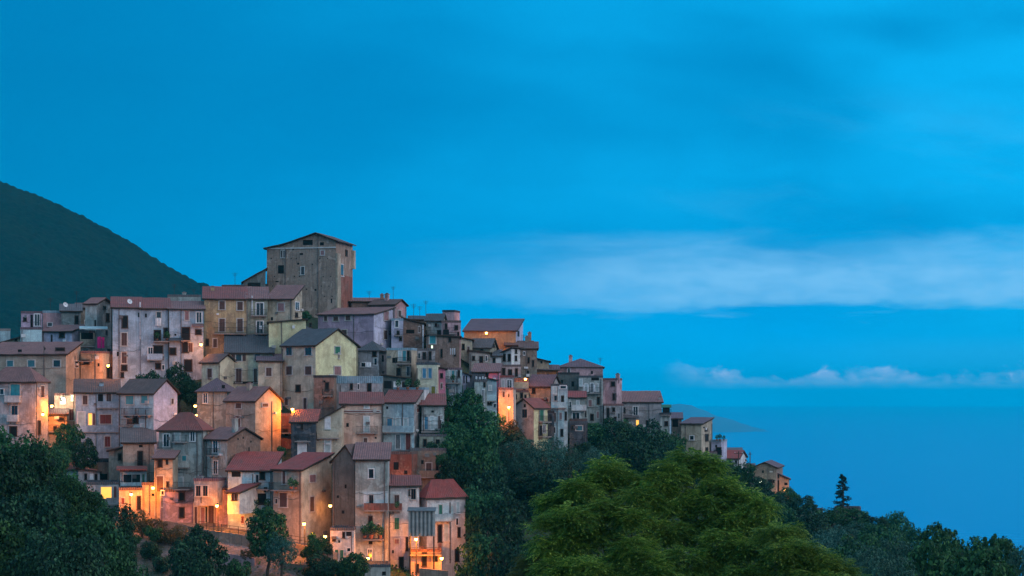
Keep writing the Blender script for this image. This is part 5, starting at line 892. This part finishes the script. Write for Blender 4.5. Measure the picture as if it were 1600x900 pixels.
# bright foreground tree of long feathered leaves
def frond(n):
    """one compound leaf: n leaflets along a drooping stem, as an array of quads"""
    V = []
    for i in range(n):
        t = (i + .6) / n; x = t; z = -.35 * t * t; w_ = .30 * math.sin(math.pi * (.15 + .8 * t)) + .05
        for s in (-1, 1):
            V += [(x, 0, z), (x + .05, s * w_ * .5, z + .012), (x + .13, s * w_, z - .05), (x - .03, s * w_ * .55, z + .0)]
    V += [(.95, 0, -.32), (1.03, .05, -.36), (1.16, 0, -.46), (1.03, -.05, -.37)]
    return np.array(V)
FR = frond(8)
def fore_tree(label, lobes, Y, n, size, mat='bright', name='tree', group=None, seed=1):
    L = []; g0 = None
    for px, py, rx, rz_ in lobes: p = P(px, py, Y + random.uniform(-.6, .6)); L.append((p.x, p.y + random.uniform(-1.6, 1.6), p.z, rx / F * Y, rz_ / F * Y))
    cx_ = sum(l[0] for l in L) / len(L); r = empty(name, (cx_, Y, gz(cx_, Y)), label=label, cat='tree', group=group); o = np.array(r.location)
    L2 = [(l[0] - o[0], l[1] - o[1], l[2] - o[2], l[3], l[4]) for l in L]; pads = []
    for l in L2:
        for _ in range(int(10 + 16 * l[3] * l[4])):
            q = rng.normal(0, 1, 3); q /= np.linalg.norm(q); q[1] = -abs(q[1]) if rng.random() < .7 else q[1]; k = rng.uniform(.6, 1.08); ps = rng.uniform(.28, .60)
            pads.append((l[0] + q[0] * l[3] * k, l[1] + q[1] * l[3] * k, l[2] + q[2] * l[4] * k, ps, ps * rng.uniform(.28, .45)))
    A5 = np.array(pads); kk = rng.integers(0, len(A5), n); d = rng.normal(0, 1, (n, 3)); d[:, 2] = np.abs(d[:, 2]) * .8; d /= np.linalg.norm(d, axis=1)[:, None]; pts = A5[kk, :3] + d * np.stack([A5[kk, 3], A5[kk, 3], A5[kk, 4]], 1) * rng.uniform(.5, 1, (n, 1))
    N = len(pts); a = np.arctan2(d[:, 1], d[:, 0]) + rng.normal(0, .7, N); tilt = rng.normal(-.05, .28, N) + d[:, 2] * .25; rol = rng.normal(0, .35, N); s = size * rng.uniform(.6, 1.25, N)
    ux = np.stack([np.cos(a) * np.cos(tilt), np.sin(a) * np.cos(tilt), np.sin(tilt)], 1); wy = np.stack([-np.sin(a), np.cos(a), np.zeros(N)], 1); uz = np.cross(ux, wy); y2 = wy * np.cos(rol)[:, None] + uz * np.sin(rol)[:, None]; z2 = np.cross(ux, y2)
    V = pts[:, None, :] + s[:, None, None] * (FR[None, :, 0:1] * ux[:, None, :] + FR[None, :, 1:2] * y2[:, None, :] + FR[None, :, 2:3] * z2[:, None, :])
    V = V.reshape(-1, 3); qmesh('crown', V, np.arange(len(V)).reshape(-1, 4), LM[mat], parent=r)
    mb = MB(); mb.tube([(0, 0, -2), (.1, 0, 1.5), (-.1, .1, 4)], [.4, .3, .26], BARK, 8)
    for l in L2: mb.tube([(-.1, .1, 3.6), (l[0] * .5, l[1] * .5, 3.6 + (l[2] - 3.6) * .6), (l[0], l[1], l[2])], [.16, .09, .04], BARK, 5)
    mb.build('trunk', r)
def clump_tree(label, clumps, Y, per, size, mat='bright', seed=3, ref=(708, 190, 5.0)):
    """crown of many leafy clumps (px, top row, half width px), each a small dome of tiered sprays with dark gaps between"""
    rs = np.random.default_rng(seed); cpx = sum(c[0] for c in clumps) / len(clumps); c0 = P(cpx, 0, Y); r = empty('tree', (c0.x, Y, gz(c0.x, Y)), label=label, cat='tree'); o = np.array(r.location); pads = []; cens = []
    for px, top, hw in clumps:
        Yc = Y - (top - ref[0]) / ref[1] * ref[2] + rs.normal(0, .35); c = np.array(P(px, top + hw * .8, Yc)) - o; rx = hw / F * Yc; rz = rx * .85; cens.append(c)
        for _ in range(int(40 * (rx / .7) ** 1.6) + 14):
            q = rs.normal(0, 1, 3); q[2] = abs(q[2]) * 1.1 - .25; q[1] -= .25; q /= np.linalg.norm(q); k = rs.uniform(.62, 1.12); ps = rs.uniform(.14, .32)
            pads.append((c[0] + q[0] * rx * k, c[1] + q[1] * rx * k, c[2] + q[2] * rz * k, ps, ps * .7, math.atan2(q[1], q[0]), max(0, q[2])))
    A5 = np.array(pads); N = len(A5) * per; kk = np.repeat(np.arange(len(A5)), per); rad = np.sqrt(rs.random(N)); a = rs.uniform(0, 6.28, N)
    pts = A5[kk, :3] + np.stack([np.cos(a) * rad * A5[kk, 3], np.sin(a) * rad * A5[kk, 3], -A5[kk, 4] * rad ** 2 + rs.normal(0, .05, N)], 1)
    a2 = np.where(rs.random(N) < .55, A5[kk, 5] + rs.normal(0, .6, N), a + rs.normal(0, .5, N)); tilt = -rad * .35 + rs.normal(.05, .28, N) + A5[kk, 6] * .35; rol = rs.normal(0, .35, N); s = size * rs.uniform(.55, 1.4, N)
    ux = np.stack([np.cos(a2) * np.cos(tilt), np.sin(a2) * np.cos(tilt), np.sin(tilt)], 1); wy = np.stack([-np.sin(a2), np.cos(a2), np.zeros(N)], 1); uz = np.cross(ux, wy); y2 = wy * np.cos(rol)[:, None] + uz * np.sin(rol)[:, None]; z2 = np.cross(ux, y2)
    V = (pts[:, None, :] + s[:, None, None] * (FR[None, :, 0:1] * ux[:, None, :] + FR[None, :, 1:2] * y2[:, None, :] + FR[None, :, 2:3] * z2[:, None, :])).reshape(-1, 3)
    qmesh('crown', V, np.arange(len(V)).reshape(-1, 4), LM[mat], parent=r); mb = MB(); mb.tube([(0, .8, -2), (.1, .8, 1.5), (-.1, .9, 4)], [.4, .3, .26], BARK, 8)
    for l in cens: mb.tube([(-.1, .9, 3.0), (l[0] * .45, l[1] * .5 + 1.6, 3.4 + (l[2] - 3.4) * .5), (l[0], l[1] + .15, l[2])], [.12, .06, .03], BARK, 5)
    for l in A5[::5]: 
        c = min(cens, key=lambda q: (q[0] - l[0]) ** 2 + (q[1] - l[1]) ** 2 + (q[2] - l[2]) ** 2); mb.tube([tuple(c), (l[0], l[1], l[2] - .03)], [.018, .007], BARK, 3)
    mb.build('trunk', r)
clump_tree('large bright green feathery tree filling the lower centre right foreground',
    [(872, 768, 26), (903, 750, 24), (948, 716, 26), (925, 742, 22), (968, 735, 24), (992, 758, 24), (1018, 738, 22), (1045, 722, 24), (1078, 702, 28), (1104, 716, 22), (1126, 744, 22), (1160, 764, 26), (1188, 778, 20), (862, 800, 24), (900, 790, 28), (940, 778, 28), (985, 792, 30),
     (1030, 772, 30), (1070, 758, 28), (1105, 775, 28), (1140, 795, 28), (1180, 806, 26), (1212, 822, 22), (856, 838, 26), (895, 828, 30), (940, 820, 32), (990, 835, 34), (1040, 812, 32), (1085, 808, 30), (1125, 828, 30), (1165, 838, 30), (1205, 850, 26), (870, 872, 30), (915, 868, 34), (965, 868, 36), (1020, 862, 36), (1070, 856, 34), (1115, 870, 34), (1160, 880, 32), (1205, 888, 30), (850, 905, 34), (900, 908, 38), (955, 910, 40), (1010, 905, 40), (1065, 902, 38), (1120, 912, 38), (1175, 918, 36), (1225, 918, 32)], 74, 11, .37)
clump_tree('lower bright green feathery tree between the large one and the right bushes', [(1205, 822, 20), (1232, 818, 20), (1225, 842, 24), (1258, 845, 22), (1285, 860, 24), (1245, 868, 26), (1310, 878, 24), (1275, 888, 28), (1335, 898, 26), (1300, 910, 30), (1240, 905, 30)], 68, 11, .33, seed=9, ref=(820, 90, 3))
clump_tree('yellowish foreground shrub crown left of the large feathery tree', [(835, 862, 18), (858, 850, 16), (822, 885, 22), (850, 884, 24), (880, 868, 16), (835, 905, 26)], 72, 14, .22, mat='dryleaf', seed=5, ref=(850, 60, 1))
# undergrowth covering the slope
def cover():
    P_ = []
    N = 240000; x = rng.uniform(-130, 150, N); y = rng.uniform(100, 430, N); z = ground(x, y)
    px = 800 + F * x / y; py = HY - (z - CZ) * F / y
    nn = np.sin(x * .35 + 1) + np.sin(y * .41 + x * .2) + np.sin(x * .9 - y * .7) * .7
    vil = (px < 740) & (py < 815); bare = (px > 215) & (px < 420) & (y > 240) & (y < 266) & (nn < 1.0); keep = (nn > -.7) & ~vil & ~bare & (px > -40) & (px < 1640)
    st = (px > 300) & (px < 540) & (y > 250) & (y < 262); keep &= ~st
    x, y, z = x[keep], y[keep], z[keep]; hgt = rng.random(len(x)) ** 1.3 * (.6 + 2.2 * np.clip(np.sin(x * .55 + np.sin(y * .3) * 2) * np.sin(y * .47 + 1), 0, 1) * (x > 5))
    c = np.stack([x, y, z + hgt], 1); V, f = leaves(c, np.tile([0, -.3, .8], (len(c), 1)), .26, jit=.8); qmesh('undergrowth', V, f, LM['mid'], kind='stuff')
cover()

# ================================================================ small things
def laundry(label, px0, px1, py0, py1, Y, mat, n=1):
    a, b = P(px0, py0, Y), P(px1, py1, Y); mb = MB(); w_ = b.x - a.x; h_ = a.z - b.z; K_ = 8
    for i in range(K_):
        f = lambda k: (w_ * k / K_, .06 * math.sin(k * 1.9), 0)
        p, q = f(i), f(i + 1); mb.prism([(p[0], p[1], -h_), (q[0], q[1], -h_), (q[0], q[1] + .03, -h_), (p[0], p[1] + .03, -h_)], [(p[0], p[1], 0), (q[0], q[1], 0), (q[0], q[1] + .03, 0), (p[0], p[1] + .03, 0)], mat)
    o = mb.build('laundry', label=label, cat='laundry', group='laundry hung out to dry'); o.location = a
laundry('magenta cloth hanging below the pale blue awning', 152, 158, 526, 544, 309.3, M['magenta']); laundry('second magenta cloth hanging just right of the first', 159, 163, 527, 544, 309.3, M['magenta'])
laundry('white laundry on the balcony of the grey cube house', 571, 580, 566, 573, 307.5, M['cloth']); laundry('patterned pale laundry hanging under the window of the palazzo', 243, 252, 497, 509, 307.9, M['cloth'])
for i, (x, lab) in enumerate([(743, 'leftmost white garment on the sagging roof terrace line'), (748.5, 'second white garment on the sagging roof terrace line'), (753, 'third white garment on the sagging roof terrace line'), (757, 'rightmost white garment on the sagging roof terrace line')]): laundry(lab, x, x + 2.6, 588 + i % 2, 592.5, 303.2, M['cloth'])
for i, (x, lab) in enumerate([(703, 'left white towel of the three under the turret terrace'), (706.5, 'middle white towel of the three under the turret terrace'), (709.5, 'right white towel of the three under the turret terrace')]): laundry(lab, x, x + 1.8, 544, 554, 321, M['cloth'])
for x, lab in [(911, 'left pale towel on the tall streaky house balcony'), (917, 'middle pale towel on the tall streaky house balcony'), (927, 'right pale towel on the tall streaky house balcony')]: laundry(lab, x, x + 3, 601, 612, 341.6, M['cloth'])
laundry('red cloth over the wall of the concrete block annex', 706, 713, 884, 889, 266, M['magenta'])
# utility poles
for px, py0, py1, Y, w_, lab in [(1154, 705, 735, 376, .9, 'wooden utility pole with a crossarm beside the red gable roof'), (1172, 706, 740, 383, .35, 'thin pole with a small head right of the red gable roof'), (883, 567, 585, 349, .1, 'thin dark mast on the big hip roofed house front'), (1123, 552, 560, 360, .1, '')][:2]:
    a, b = P(px, py1, Y), P(px, py0, Y); r = empty('utility_pole', a, label=lab, cat='utility pole', group='utility poles'); mb = MB(); mb.tube([(0, 0, -6), (0, 0, b.z - a.z)], [.13, .09], M['wood'], 7); mb.build('pole', r)
    mb = MB(); mb.box((-w_, -.05, b.z - a.z - .5), (w_, .05, b.z - a.z - .38), M['wood']); mb.build('crossarm', r)
    if w_ > .5:
        for s in (-.8, .8): mb = MB(); mb.tube([(s * w_, 0, b.z - a.z - .38), (s * w_, 0, b.z - a.z - .15)], .05, M['cloth'], 6); mb.build('insulator', r)
# corrugated metal enclosure on stilts
def enclosure():
    Y = 254.5; a, b = P(638, 838, Y), P(679, 799, Y); r = empty('metal_enclosure', a, label='corrugated grey sheet metal box on stilts above the brightest lamp', cat='metal enclosure'); w_, h_ = b.x - a.x, b.z - a.z; mb = MB(); n = 13
    for i in range(n): x = w_ * i / n; mb.box((x, (i % 2) * .12, 0), (x + w_ / n - .01, 2.6, h_), M['metal' if i % 2 else 'panel'])
    mb.build('sheet_panel', r); mb = MB(); mb.prism([(-.15, -.2, h_), (w_ + .15, -.2, h_), (w_ + .15, 2.8, h_ + .3), (-.15, 2.8, h_ + .3)], [(-.15, -.2, h_ + .1), (w_ + .15, -.2, h_ + .1), (w_ + .15, 2.8, h_ + .4), (-.15, 2.8, h_ + .4)], M['metal']); mb.build('roof', r)
    for x, y in ((.1, .1), (w_ - .2, .1), (.1, 2.4), (w_ - .2, 2.4)): mb = MB(); mb.box((x, y, -6), (x + .12, y + .12, 0), M['iron']); mb.build('leg', r)
enclosure()
